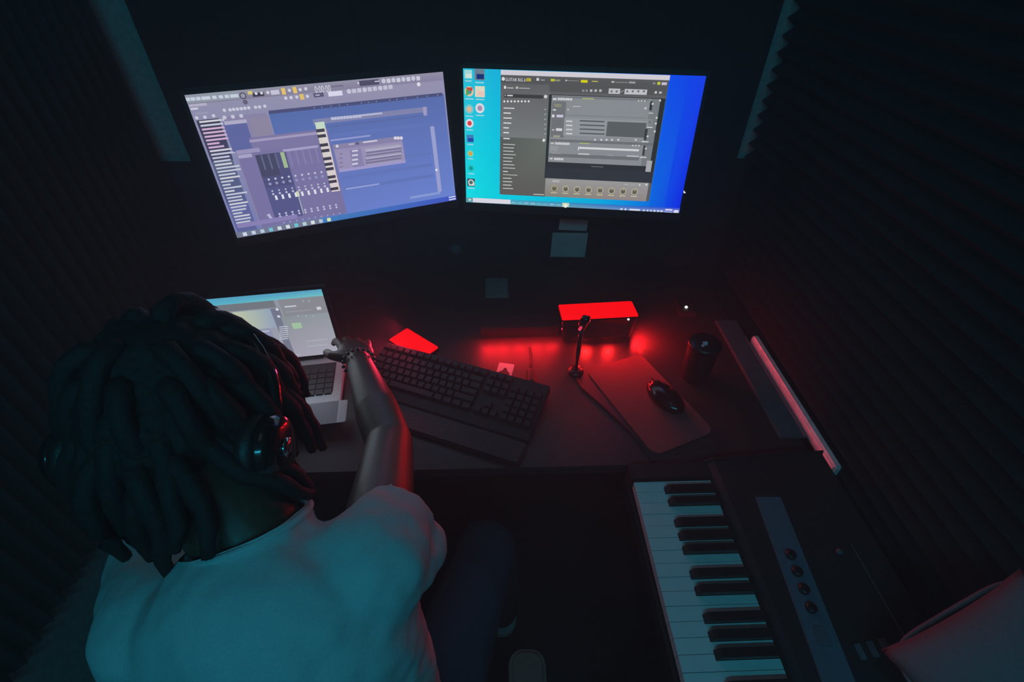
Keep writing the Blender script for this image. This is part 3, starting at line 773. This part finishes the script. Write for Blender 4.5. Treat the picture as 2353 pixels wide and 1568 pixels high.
# ------------------------------------------------------------------ small things on the desk
pd = empty('mouse_pad', (.3540, .800, DZ), 'dull red rounded mouse pad lying at the right of the desk', 'mouse pad', rz=math.radians(22.5))
bm = bmesh.new(); prism(bm, rrect(.165, .285, .022), 0, .003); fin('mat', bm, M['pad'], pd, bevel=.0008)
ms = empty('computer_mouse', (.395, .795, DZ + .003), 'dark computer mouse resting on the red-lit mouse pad', 'mouse', rz=math.radians(28))
blob('shell', [('e', (0, 0, .012), (.031, .056, .022))], M['gloss'], ms, voxel=.003, smooth=2, cuts=(((0, 0, .002), (0, 0, -1), (0, 0, 0), .2),))
bm = bmesh.new(); tube(bm, [(-.0035, .034, .030), (.0035, .034, .030)], .007, 12); fin('scroll_wheel', bm, M['black'], ms)
bm = bmesh.new(); bx(bm, (0, .036, .0295), (.0012, .035, .002)); fin('button_gap', bm, M['black'], ms)
# round tumbler
tb_ = empty('tumbler', (.492, .875, DZ), 'round black tumbler standing at the right corner of the mouse pad', 'cup')
bm = bmesh.new(); lathe(bm, [(.030, 0), (.033, .004), (.037, .10), (.037, .102)], 28); fin('cup', bm, M['satin'], tb_, True)
bm = bmesh.new(); lathe(bm, [(.0385, .102), (.0385, .112), (.030, .116), (.004, .117)], 28); fin('lid', bm, M['satin'], tb_, True)
bm = bmesh.new(); tube(bm, [(-.012, -.014, .116), (-.012, -.014, .123), (-.004, -.014, .123)], .005, 8); fin('sip_cap', bm, M['trim'], tb_)
# gooseneck microphone
mc = empty('gooseneck_microphone', (.197, .898, DZ), 'slim black desk microphone on a stalk in front of the red-topped speaker', 'microphone')
bm = bmesh.new(); lathe(bm, [(.019, 0), (.020, .003), (.019, .010), (.009, .013)], 24); fin('base', bm, M['satin'], mc, True)
bm = bmesh.new(); tube(bm, [(0, 0, .012), (.001, .002, .06), (.002, .006, .11), (.004, .010, .135)], .0055, 10); fin('stalk', bm, M['satin'], mc, True)
bm = bmesh.new(); tube(bm, [(.004, .010, .135), (.005, .010, .150), (.010, .008, .165), (.018, .004, .168)], [.008, .011, .011, .007], 14); fin('capsule', bm, M['gloss'], mc, True)
bm = bmesh.new(); tube(bm, [(-.004, -.0015, .141), (-.001, -.0035, .150)], [.0035, .0035], 8); fin('red_glint', bm, mat('pink_glint', (.4, .1, .1), .4, emit=(.75, .04, .10), es=1.0), mc)  # red highlight on the capsule, put in as a glowing piece
bm = bmesh.new(); tube(bm, [(.0, -.025, .004), (.01, -.06, .003), (.05, -.12, .003), (.10, -.20, .003), (.13, -.28, .003)], .003, 8); fin('cable', bm, M['black'], mc, True)
# card with a dark print
cdn = empty('printed_card', (.018, .905, DZ), 'small white card with a dark print, lit pink behind the computer keyboard', 'card', rz=-.22)
bm = bmesh.new(); prism(bm, rrect(.040, .062, .003, 3), 0, .0012); fin('paper', bm, M['card'], cdn)
bm = bmesh.new()
prism(bm, [(-.013, -.022), (.010, -.022), (.014, -.004), (.006, .004), (.003, .013), (-.003, .014), (-.006, .003), (-.014, -.002)], .0013, .0016); fin('print', bm, M['ink'], cdn)
bm = bmesh.new(); prism(bm, [(-.007, -.020), (.001, -.020), (-.001, -.013), (-.005, -.014)], .0017, .0019); fin('mark', bm, M['card'], cdn)
# cable plug
pg = empty('cable_plug', (.082, .875, DZ), 'stubby black cable plug between the white card and the desk microphone', 'cable')
blob('plug_body', [('c', (0, -.022, .010), (0, .016, .012), .014, .010)], M['black'], pg, voxel=.0025, smooth=3)
bm = bmesh.new(); tube(bm, [(0, .016, .012), (.004, .05, .006), (.007, .09, .004), (.006, .118, .004)], .0028, 8); fin('cord', bm, M['black'], pg, True)
# white indicator at the right rear
ib = empty('usb_hub', (.552, 1.155, DZ), 'tiny black box with a white light, right rear corner of the desk', 'hub', rz=-.1)
box('body', (0, 0, .011), (.05, .08, .022), M['black'], ib, bevel=.003)
bm = bmesh.new(); bmesh.ops.create_uvsphere(bm, u_segments=10, v_segments=6, radius=.0042); o = fin('indicator', bm, M['whiteled'], ib, True); o.location = (-.004, -.02, .023)
# notes
n1 = empty('paper_note', (.234, YF - .0225, .845), 'square pale paper note fixed low on the front wall, under the right monitor', 'note', rz=0)
box('sheet', (0, 0, -.020), (.112, .0015, .086), M['note'], n1, rot=(0, .03, 0))
box('upper_sheet', (.008, .0, .050), (.088, .0012, .036), M['note'], n1, rot=(0, .06, 0))
n2 = tag(box('coaster', (0.002, 1.275, DZ + .003), (.070, .105, .005), mat('dull_grey_cork', (.22, .24, .24), .9), bevel=.002), 'dull grey rectangular coaster at the back of the desk between the monitor bases', 'coaster')
bm = bmesh.new(); lathe(bm, [(.018, 0), (.019, .004), (.012, .009), (.004, .010)], 20, Matrix.Translation((-.125, YF - .022, .815)) @ Matrix.Rotation(math.pi / 2, 4, 'X')); tag(fin('adhesive_hook', bm, M['tray'], None, True), 'faint round grey hook on the front wall left of the paper note', 'hook')

# ------------------------------------------------------------------ piano keyboard on its stand
PX, PY, PT = .268, .563, .765
pk = empty('piano_keyboard', (PX, PY, 0), 'long black piano keyboard with pale keys running toward the camera at right', 'piano keyboard')
Lp = 36 * .0235
bm = bmesh.new(); bx(bm, (.195, -Lp / 2, .712), (.40, Lp + .09, .050)); fin('case', bm, M['black'], pk, bevel=.006)
for y in (.022, -Lp - .022):
    bm = bmesh.new(); bx(bm, (.077, y, .745), (.160, .042, .052)); fin('cheek_block', bm, M['black'], pk, bevel=.004)
bm = bmesh.new()
a = [(.156, .735), (.156, .768), (.172, .776), (.392, .792), (.396, .735)]
ea = [bm.verts.new((x, .044, z)) for x, z in a]; eb = [bm.verts.new((x, -Lp - .044, z)) for x, z in a]
bm.faces.new(ea); bm.faces.new(eb[::-1])
for i in range(5): j = (i + 1) % 5; bm.faces.new((ea[i], ea[j], eb[j], eb[i]))
fin('control_panel', bm, M['black'], pk, bevel=.003)
# white keys
semi = [0, 2, 4, 5, 7, 9, 11]
p = .0235; bw = .0132
bpos = {0: .92, 1: 2.08, 3: 3.9, 4: 5.0, 5: 6.1}    # black centres inside an octave, in white pitches
cent = []
for oc in range(6):
    for k, t in bpos.items():
        if oc * 7 + t < 35.5: cent.append(oc * 7 + t)
wk = {}
for i in range(36):
    lo, hi = i * p + .0005, (i + 1) * p - .0005
    lb_, hb_ = lo, hi
    for c in cent:
        c0, c1 = c * p - bw / 2 - .0006, c * p + bw / 2 + .0006
        if c0 < hi and c1 > lo:
            if c * p > (lo + hi) / 2: hb_ = min(hb_, c0)
            else: lb_ = max(lb_, c1)
    k = i % 7 if i < 35 else 7
    if k not in wk:
        bm = bmesh.new(); d = -lo
        prism(bm, [(0, -lo + lo), (0, -(hi - lo)), (.0555, -(hi - lo)), (.0555, -(hb_ - lo)), (.154, -(hb_ - lo)), (.154, -(lb_ - lo)), (.0555, -(lb_ - lo)), (.0555, 0)][::-1], PT - .020, PT)
        bmesh.ops.recalc_face_normals(bm, faces=bm.faces)
        me = bpy.data.meshes.new('white_key'); bm.to_mesh(me); bm.free(); me.materials.append(M['whitekey']); wk[k] = me
    o = bpy.data.objects.new('white_key', wk[k]); COL.objects.link(o); o.parent = pk; o.location = (0, -lo, random.uniform(-.0003, .0003))
bkm = None
for c in cent:
    if bkm is None:
        bm = bmesh.new(); v = [(.050, 0.0003), (.0545, .0100), (.060, .012), (.156, .012), (.156, 0)]
        n = len(v); l = [bm.verts.new((x, bw / 2, z)) for x, z in v]; r = [bm.verts.new((x, -bw / 2, z)) for x, z in v]
        bm.faces.new(l); bm.faces.new(r[::-1])
        for i in range(n): j = (i + 1) % n; bm.faces.new((l[i], l[j], r[j], r[i]))
        es = [e for e in bm.edges if len(e.link_faces) == 2 and e.calc_face_angle(0) > .3 and max(vv.co.z for vv in e.verts) > .001]
        bmesh.ops.bevel(bm, geom=es, offset=.0022, segments=3, affect='EDGES', clamp_overlap=True)
        # rounded tip in plan
        for vv in bm.verts:
            if vv.co.x < .065: vv.co.x += .006 * (abs(vv.co.y) / (bw / 2)) ** 3
        bmesh.ops.recalc_face_normals(bm, faces=bm.faces)
        bkm = bpy.data.meshes.new('black_key'); bm.to_mesh(bkm); bm.free(); bkm.materials.append(M['blackkey'])
    o = bpy.data.objects.new('black_key', bkm); COL.objects.link(o); o.parent = pk; o.location = (0, -c * p, PT)
# light strip along the control panel with four dark knobs
sy = math.atan2(.020, .205)
st = box('control_strip', (.222, -.300, .781), (.047, .50, .004), M['strip'], pk, bevel=.001, rot=Matrix.Rotation(math.atan2(.016, .22), 3, 'Y') )
st.rotation_euler = (0, -.072, -.085)
for k in range(4):
    bm = bmesh.new(); lathe(bm, [(.0085, 0), (.0085, .005), (.006, .007), (.001, .007)], 16); o = fin('knob', bm, M['satin'], st, True); o.location = (.0, .135 - k * .029, .002)
box('label_plate', (0, .008, .0028), (.018, .028, .0015), M['tray'], st)
for k in range(3):
    box('slider_cap', (.268 + k * .020, -.316 - k * .0035 + .006 * k, .786 + .0015 * k), (.009, .022, .006), M['tray'], pk, bevel=.001, rot=(0, -.07, 0))
bm = bmesh.new(); lathe(bm, [(.005, 0), (.005, .006), (.003, .008)], 12); o = fin('panel_button', bm, M['tray'], pk, True); o.location = (.316, -.165, .787)
box('panel_groove', (.345, -.30, .7895), (.0015, .30, .001), M['tray'], pk, rot=(0, -.07, .0))
stn = empty('keyboard_stand', (PX + .19, PY - Lp / 2, 0), 'black crossed-leg stand under the piano keyboard', 'stand')
for s in (-1, 1):
    for q in (-1, 1):
        bm = bmesh.new(); tube(bm, [(q * .20, s * .26, .02), (-q * .17, s * .26, .675)], .014, 10); fin('leg', bm, M['satin'], stn, True)
for q in (-1, 1):
    bm = bmesh.new(); bx(bm, (q * .17, 0, .680), (.03, .66, .014)); fin('rail', bm, M['satin'], stn, bevel=.003)
    bm = bmesh.new(); tube(bm, [(q * .20, -.30, .014), (q * .20, .30, .014)], .014, 10); fin('foot', bm, M['satin'], stn, True)

# cushion propped on the near right end of the piano keyboard
cu = empty('cushion', (.64, .14, .80), 'pale cotton cushion propped at the bottom right corner on the piano keyboard', 'cushion')
bm = bmesh.new(); N = 22; g = {}
for s in (1, -1):
    for i in range(N + 1):
        for j in range(N + 1):
            x = i / N * 2 - 1; y = j / N * 2 - 1
            h = .062 * ((1 - x ** 4) * (1 - y ** 4)) ** .5 * (1 + .05 * math.sin(5 * x + 3 * y))
            pin = 1 - .06 * (1 - x * x) - .0
            if s == -1 and (i in (0, N) or j in (0, N)): g[s, i, j] = g[1, i, j]; continue
            g[s, i, j] = bm.verts.new((x * .105 * (1 - .05 * (1 - y * y)), y * .125 * (1 - .05 * (1 - x * x)), s * h * .6))
    for i in range(N):
        for j in range(N):
            q = (g[s, i, j], g[s, i + 1, j], g[s, i + 1, j + 1], g[s, i, j + 1]); bm.faces.new(q if s == 1 else q[::-1])
R = Matrix.Translation((0, 0, .115)) @ Matrix.Rotation(math.radians(-40), 4, 'Y') @ Matrix.Rotation(math.radians(14), 4, 'Z')
bmesh.ops.transform(bm, matrix=R, verts=bm.verts)
fin('cover', bm, M['cloth'], cu, True)
pts = [R @ V((math.copysign(abs(math.cos(t)) ** .35, math.cos(t)) * .103, math.copysign(abs(math.sin(t)) ** .35, math.sin(t)) * .123, 0)) for t in [k * 2 * math.pi / 60 for k in range(61)]]
bm = bmesh.new(); tube(bm, pts, .004, 6); fin('piping', bm, M['cloth'], cu, True)

# ------------------------------------------------------------------ chair
ch = empty('chair', (-.25, .16, 0), 'low dark padded stool-like chair with armrests under the seated person', 'chair')
blob('seat', [('e', (0, 0, .44), (.25, .23, .045))], M['leather'], ch, voxel=.008, smooth=4)
bm = bmesh.new(); tube(bm, [(0, 0, .07), (0, 0, .40)], [.028, .022], 14); fin('post', bm, M['satin'], ch, True)
for k in range(5):
    a = k * 2 * math.pi / 5 + .3
    bm = bmesh.new(); tube(bm, [(0, 0, .085), (math.cos(a) * .27, math.sin(a) * .27, .062)], [.022, .014], 8); leg = fin('leg', bm, M['satin'], ch, True)
    bm = bmesh.new(); tube(bm, [(math.cos(a) * .27 - .012, math.sin(a) * .27, .027), (math.cos(a) * .27 + .012, math.sin(a) * .27, .027)], .027, 14); fin('caster', bm, M['black'], leg, True)
for sx in (-1, 1):
    bm = bmesh.new(); tube(bm, [(sx * .18, -.02, .41), (sx * .285, -.02, .43), (sx * .292, .0, .60)], .012, 8); fin('arm_post', bm, M['satin'], ch, True)
    bm = bmesh.new(); prism(bm, rrect(.065, .24, .025, cx=sx * .294, cy=.04), .60, .625); fin('armrest', bm, M['tan'], ch, bevel=.008)

# ------------------------------------------------------------------ the person
pe = empty('person', (-.25, .16, 0), 'person in a pale short-sleeved T-shirt and dark locs leaning over the laptop, seen from behind', 'person')


def loc(v): return V(v) - V((-.25, .16, 0))


shR = V((-.152, .285, 1.030)); shL = V((-.402, .245, .972))
elR = V((-.188, .545, .925)); wrR = V((-.304, .812, .872))
elL = V((-.570, .470, .830)); wrL = V((-.560, .735, .805))
HC = V((-.388, .428, 1.130))
HR = Matrix.Rotation(math.radians(-7), 4, 'Z') @ Matrix.Rotation(math.radians(-48), 4, 'X') @ Matrix.Rotation(math.radians(-6), 4, 'Y')


def hd(v): return HC + (HR @ V(v))


def hand(wr, fw, nrm, side, curl=.5):
    """prims of a hand: wr wrist, fw pointing direction, nrm back-of-hand normal, side = +1 thumb towards fw x nrm"""
    fw = V(fw).normalized(); nrm = V(nrm); nrm = (nrm - fw * nrm.dot(fw)).normalized(); sd = fw.cross(nrm) * side
    P = []
    c = wr + fw * .048
    R = Matrix((sd, fw, nrm)).transposed().to_4x4()
    P.append(('e', c, (.040, .052, .016), R)); P.append(('c', wr - fw * .03, wr + fw * .012, .026, .024))
    for k, (off, ln) in enumerate(((.031, .072), (.010, .080), (-.011, .075), (-.031, .060))):
        a = wr + fw * (.088 - .006 * abs(k - 1)) + sd * off
        d = (fw + sd * (off * 3.2)).normalized(); pts = [a]; ang = 0
        for s_, seg in enumerate((.45, .30, .25)):
            ang += curl * (.55, .7, .5)[s_]
            pts.append(pts[-1] + (d * math.cos(ang) - nrm * math.sin(ang)) * ln * seg)
        P.append(('c', wr + fw * .05 + sd * off * .8, a, .010, .0095))
        for i in range(3): P.append(('c', pts[i], pts[i + 1], .0092 - .0006 * i, .0086 - .0006 * i))
    t0 = wr + fw * .022 + sd * .024; t1 = t0 + (fw * .6 + sd * .8).normalized() * .036 - nrm * .006; t2 = t1 + (fw * .9 + sd * .25 - nrm * .25).normalized() * .028
    P.append(('c', t0, t1, .014, .0105)); P.append(('c', t1, t2, .0105, .009))
    return P


hipL, hipR = V((-.335, .13, .52)), V((-.165, .13, .52))
knL, knR = V((-.40, .55, .53)), V((-.030, .555, .53))
anL, anR = V((-.40, .60, .11)), V((.0, .62, .11))
body = []
body += [('e', hd((0, -.012, .030)), (.076, .096, .092), HR), ('e', hd((0, .030, -.045)), (.055, .062, .062), HR), ('e', hd((0, .045, -.085)), (.032, .032, .022), HR)]
body += [('c', hd((0, .092, .005)), hd((0, .108, -.024)), .009, .013), ('e', hd((.012, .098, -.028)), (.008, .009, .007), HR), ('e', hd((-.012, .098, -.028)), (.008, .009, .007), HR)]
body += [('e', hd((0, .072, .030)), (.050, .018, .010), HR)]
for s in (-1, 1): body += [('e', hd((s * .078, -.008, -.008)), (.009, .020, .032), HR)]
body += [('c', hd((0, -.03, -.03)), V((-.282, .300, 1.030)), .056, .060)]
body += [('c', shL + V((.02, 0, .0)), shR - V((.02, 0, 0)), .048, .048), ('e', V((-.262, .255, .90)), (.135, .090, .19)), ('e', V((-.250, .170, .66)), (.130, .092, .17))]
for sh, el, wr in ((shR, elR, wrR), (shL, elL, wrL)):
    body += [('c', sh, el, .050, .040), ('c', el, el.lerp(wr, .35), .040, .041), ('c', el.lerp(wr, .35), wr, .041, .027)]
body += hand(wrR, (-.34, .90, -.14), (.25, .05, .95), -1, .45) + hand(wrL, (.35, .92, -.10), (-.15, .05, 1), 1, .5)
for h, k, a in ((hipL, knL, anL), (hipR, knR, anR)):
    body += [('c', h, k, .070, .050), ('c', k, k.lerp(a, .35), .048, .050), ('c', k.lerp(a, .35), a, .050, .034)]
body = [(q[0], loc(q[1]), *(([loc(q[2])] + list(q[3:])) if q[0] == 'c' else list(q[2:]))) for q in body]
blob('body', body, M['skin'], pe, voxel=.0042, smooth=3)
# lips, eyes, brows
for nm, c, rd, mt in (('lips', (0, .090, -.055), (.024, .010, .010), 'lip'), ('eyeball', (.031, .078, .004), (.012, .012, .012), 'eye'), ('eyeball', (-.031, .078, .004), (.012, .012, .012), 'eye'), ('eyebrow', (.031, .090, .026), (.020, .005, .004), 'hair'), ('eyebrow', (-.031, .090, .026), (.020, .005, .004), 'hair')):
    bm = bmesh.new(); bmesh.ops.create_icosphere(bm, subdivisions=3, radius=1, matrix=Matrix.Translation(loc(hd(c))) @ HR @ Matrix.Diagonal((*rd, 1))); fin(nm, bm, M[mt], pe, True)
# T-shirt
S1 = [('c', shL + V((.005, 0, .0)), shR, .068, .064), ('e', V((-.268, .240, .915)), (.168, .118, .19)), ('c', V((-.33, .20, .72)), V((-.33, .18, .55)), .105, .11), ('c', V((-.19, .20, .72)), V((-.19, .18, .55)), .105, .11),
      ('c', V((-.345, .235, .92)), V((-.33, .20, .72)), .105, .105), ('c', V((-.205, .245, .92)), V((-.19, .20, .72)), .105, .105),
      ('c', V((-.275, .270, 1.01)), V((-.295, .315, 1.055)), .080, .070)]
hemR = shR + (elR - shR).normalized() * .085 + V((.016, 0, -.012)); hemL = shL + (elL - shL).normalized() * .17
S1 += [('c', shR, hemR, .064, .060, (1, 0)), ('c', shL, hemL, .072, .070, (1, 0)), ('c', shR + V((.012, -.005, -.03)), shR + V((.040, .055, -.07)), .050, .040)]
S1 = [(q[0], loc(q[1]), *(([loc(q[2])] + list(q[3:])) if q[0] == 'c' else list(q[2:]))) for q in S1]
sh = blob('t_shirt', S1, M['shirt'], pe, voxel=.0055, smooth=10, disp=.012, dscale=.05,
          cuts=((loc((-.25, .16, .50)), (0, 0, -1), (0, .02, .5), .4), (loc((-.298, .320, 1.064)), (-.3, .55, .75), loc((-.305, .33, 1.08)), .09)))
bm = bmesh.new()
nn = V((-.3, .55, .75)).normalized(); a = nn.cross(V((1, 0, 0))).normalized(); b = nn.cross(a)
tube(bm, [loc((-.296, .316, 1.060)) + (a * math.cos(t) + b * math.sin(t)) * .068 for t in [k * 2 * math.pi / 32 for k in range(33)]], .005, 8, cap=False)
fin('collar', bm, M['shirt'], pe, True)
# jeans and shoes
J = [('e', V((-.25, .135, .54)), (.165, .125, .09))]
for h, k, a in ((hipL, knL, anL), (hipR, knR, anR)):
    J += [('c', h, k, .090, .068), ('c', k, a + V((0, 0, .02)), .066, .052)]
J = [(q[0], loc(q[1]), *(([loc(q[2])] + list(q[3:])) if q[0] == 'c' else list(q[2:]))) for q in J]
blob('jeans', J, M['jeans'], pe, voxel=.008, smooth=6, disp=.01, dscale=.05)
for a in (anL, anR):
    o = blob('shoe', [('c', loc(a) + V((0, -.02, -.045)), loc(a) + V((0, .14, -.068)), .046, .036), ('c', loc(a) + V((0, -.02, -.02)), loc(a) + V((0, .0, -.0)), .042, .045)], M['shoe'], pe, voxel=.006, smooth=4, cuts=((loc((a.x, a.y, .022)), (0, 0, -1), loc(a), .4),))
    bm = bmesh.new(); prism(bm, rrect(.088, .25, .042, cx=0, cy=.055), -a.z + .0, -a.z + .024); bmesh.ops.translate(bm, verts=bm.verts, vec=loc(a)); fin('sole', bm, M['sole'], o)
# hair: cap and locs
blob('hair_cap', [('e', loc(hd((0, -.028, .046))), (.092, .103, .088), HR), ('e', loc(hd((0, -.06, .0))), (.080, .07, .08), HR)], M['hair'], pe, voxel=.005, smooth=3, disp=.012, dscale=.02)


def strand(p0, out, hang, r0=.0105):
    pts = [V(p0)]; v = V(out).normalized()
    n = 9; st_ = hang / n
    for i in range(n):
        v = (v * .62 + V((0, 0, -1)) * .48 + V((random.uniform(-.09, .09), random.uniform(-.09, .09), 0))).normalized()
        q = pts[-1] + v * st_
        d = HR.inverted() @ (q - HC) - V((0, -.02, .025)); k = math.sqrt((d.x / .098) ** 2 + (d.y / .112) ** 2 + (d.z / .105) ** 2)
        if k < 1 and k > 1e-3: q = HC + HR @ (d / k + V((0, -.02, .025)))
        for cc in (V((-.275, .28, 1.0)), shR, shL):   # locs lie on the shirt instead of sinking in
            d = q - cc
            if d.length < .088: q = cc + d.normalized() * .088
        for t_ in (0, .35, .7, 1):   # and pass outside the neck
            cc = (HC + HR @ V((0, -.03, -.03))).lerp(V((-.282, .300, 1.040)), t_); d = q - cc
            if d.length < .080: q = cc + d.normalized() * .080
        pts.append(q)
    bm = bmesh.new(); tube(bm, [loc(x) for x in pts], [r0 * (1 + .12 * math.sin(i * 2.1)) * (1 - .45 * (i / n) ** 3) for i in range(n + 1)], 7)
    return fin('loc', bm, M['hair'], pe, True)


for ring, (el, n) in enumerate(((8, 17), (-25, 22), (30, 16), (52, 12), (75, 6), (-50, 16))):
    for k in range(n):
        az = (k + .5 * (ring % 2)) * 2 * math.pi / n + random.uniform(-.1, .1)
        d = V((math.cos(az) * math.cos(math.radians(el)), math.sin(az) * math.cos(math.radians(el)), math.sin(math.radians(el))))
        if ring == 5 and d.y > -.05: continue
        if ring in (0, 1) and d.y > (.6 if ring == 0 else .1): continue
        p0 = hd(V((d.x * .088, -.02 + d.y * .10, .03 + d.z * .095)))
        if ring == 5: p0 = hd(V((d.x * .105, -.03 + d.y * .105, -.035 + random.uniform(-.02, .02)))); d = V((d.x, d.y, .25))
        o_ = (HR @ d)
        strand(p0, o_, (random.uniform(.15, .19) if el < 0 else random.uniform(.13, .18)) if o_.y < 0 else random.uniform(.13, .18), .0125)
# the four front locs that hang before the laptop screen
for p0, out, ln in (((-.05, .045, .112), (-.35, .9, 1.0), .20), ((-.015, .055, .115), (-.1, 1, 1.0), .19), ((.015, .06, .110), (.1, 1, .9), .18), ((.045, .06, .10), (.25, 1, .7), .17), ((.060, .05, .09), (.4, .9, .5), .15), ((.0, .03, .12), (-.2, .8, 1.3), .22)):
    strand(hd(p0), out, ln, 0.0105)
# bracelet of small beads on the right wrist
brc = empty('bead_bracelet', wrR, 'string of small shiny beads on the right wrist of the person', 'bracelet')
ax = (wrR - elR).normalized(); a = ax.cross(V((0, 0, 1))).normalized(); b = a.cross(ax)
bd = None
for k in range(18):
    t = k * 2 * math.pi / 18; pnt = (a * math.cos(t) + b * math.sin(t)) * .033
    if bd is None:
        bm = bmesh.new(); bmesh.ops.create_icosphere(bm, subdivisions=2, radius=.0044); bd = fin('bead', bm, M['bead'], brc, True); bd.location = pnt
    else: copy(bd, brc, pnt)
# headphones
hp = empty('headphones', HC, 'glossy black headphones worn over the locs of the seated person', 'headphones')
hl = lambda v: (HR @ V(v))
bm = bmesh.new()
tube(bm, [hl((math.cos(t) * .118, -.018, .0 + math.sin(t) * .138)) for t in [math.pi * k / 24 for k in range(25)]], .009, 8); fin('headband', bm, M['gloss'], hp, True)
for s in (-1, 1):
    T = Matrix.Translation(hl((s * .116, -.030, -.035))) @ HR @ Matrix.Rotation(s * math.pi / 2, 4, 'Y')
    bm = bmesh.new(); lathe(bm, [(.036, -.020), (.044, -.014), (.044, 0), (.030, .004)], 28, T); fin('ear_cushion', bm, M['leather'], hp, True)
    bm = bmesh.new(); lathe(bm, [(.040, .0), (.042, .008), (.036, .018), (.024, .022), (.003, .023)], 28, T); fin('ear_cup', bm, M['gloss'], hp, True)
    bm = bmesh.new(); lathe(bm, [(.012, .022), (.012, .026), (.004, .027)], 20, T); fin('cup_cap', bm, M['chrome'], hp, True)

# teal led strip fixture on the back wall
ls = empty('led_strip', (-.05, -.97, 2.33), 'teal led strip light fixed high on the wall behind the camera', 'lamp')
box('channel', (0, 0, 0), (1.42, .03, .02), M['satin'], ls); box('diffuser', (0, .012, -.012), (1.40, .012, .006), M['teal'], ls)
nl = tag(box('fill_panel', (0, .3, 2.475), (.5, .5, .03), M['trim'], bevel=.004), 'square ceiling panel made up to go with the added fill lamp', 'lamp')  # made-up panel above the fill lamp
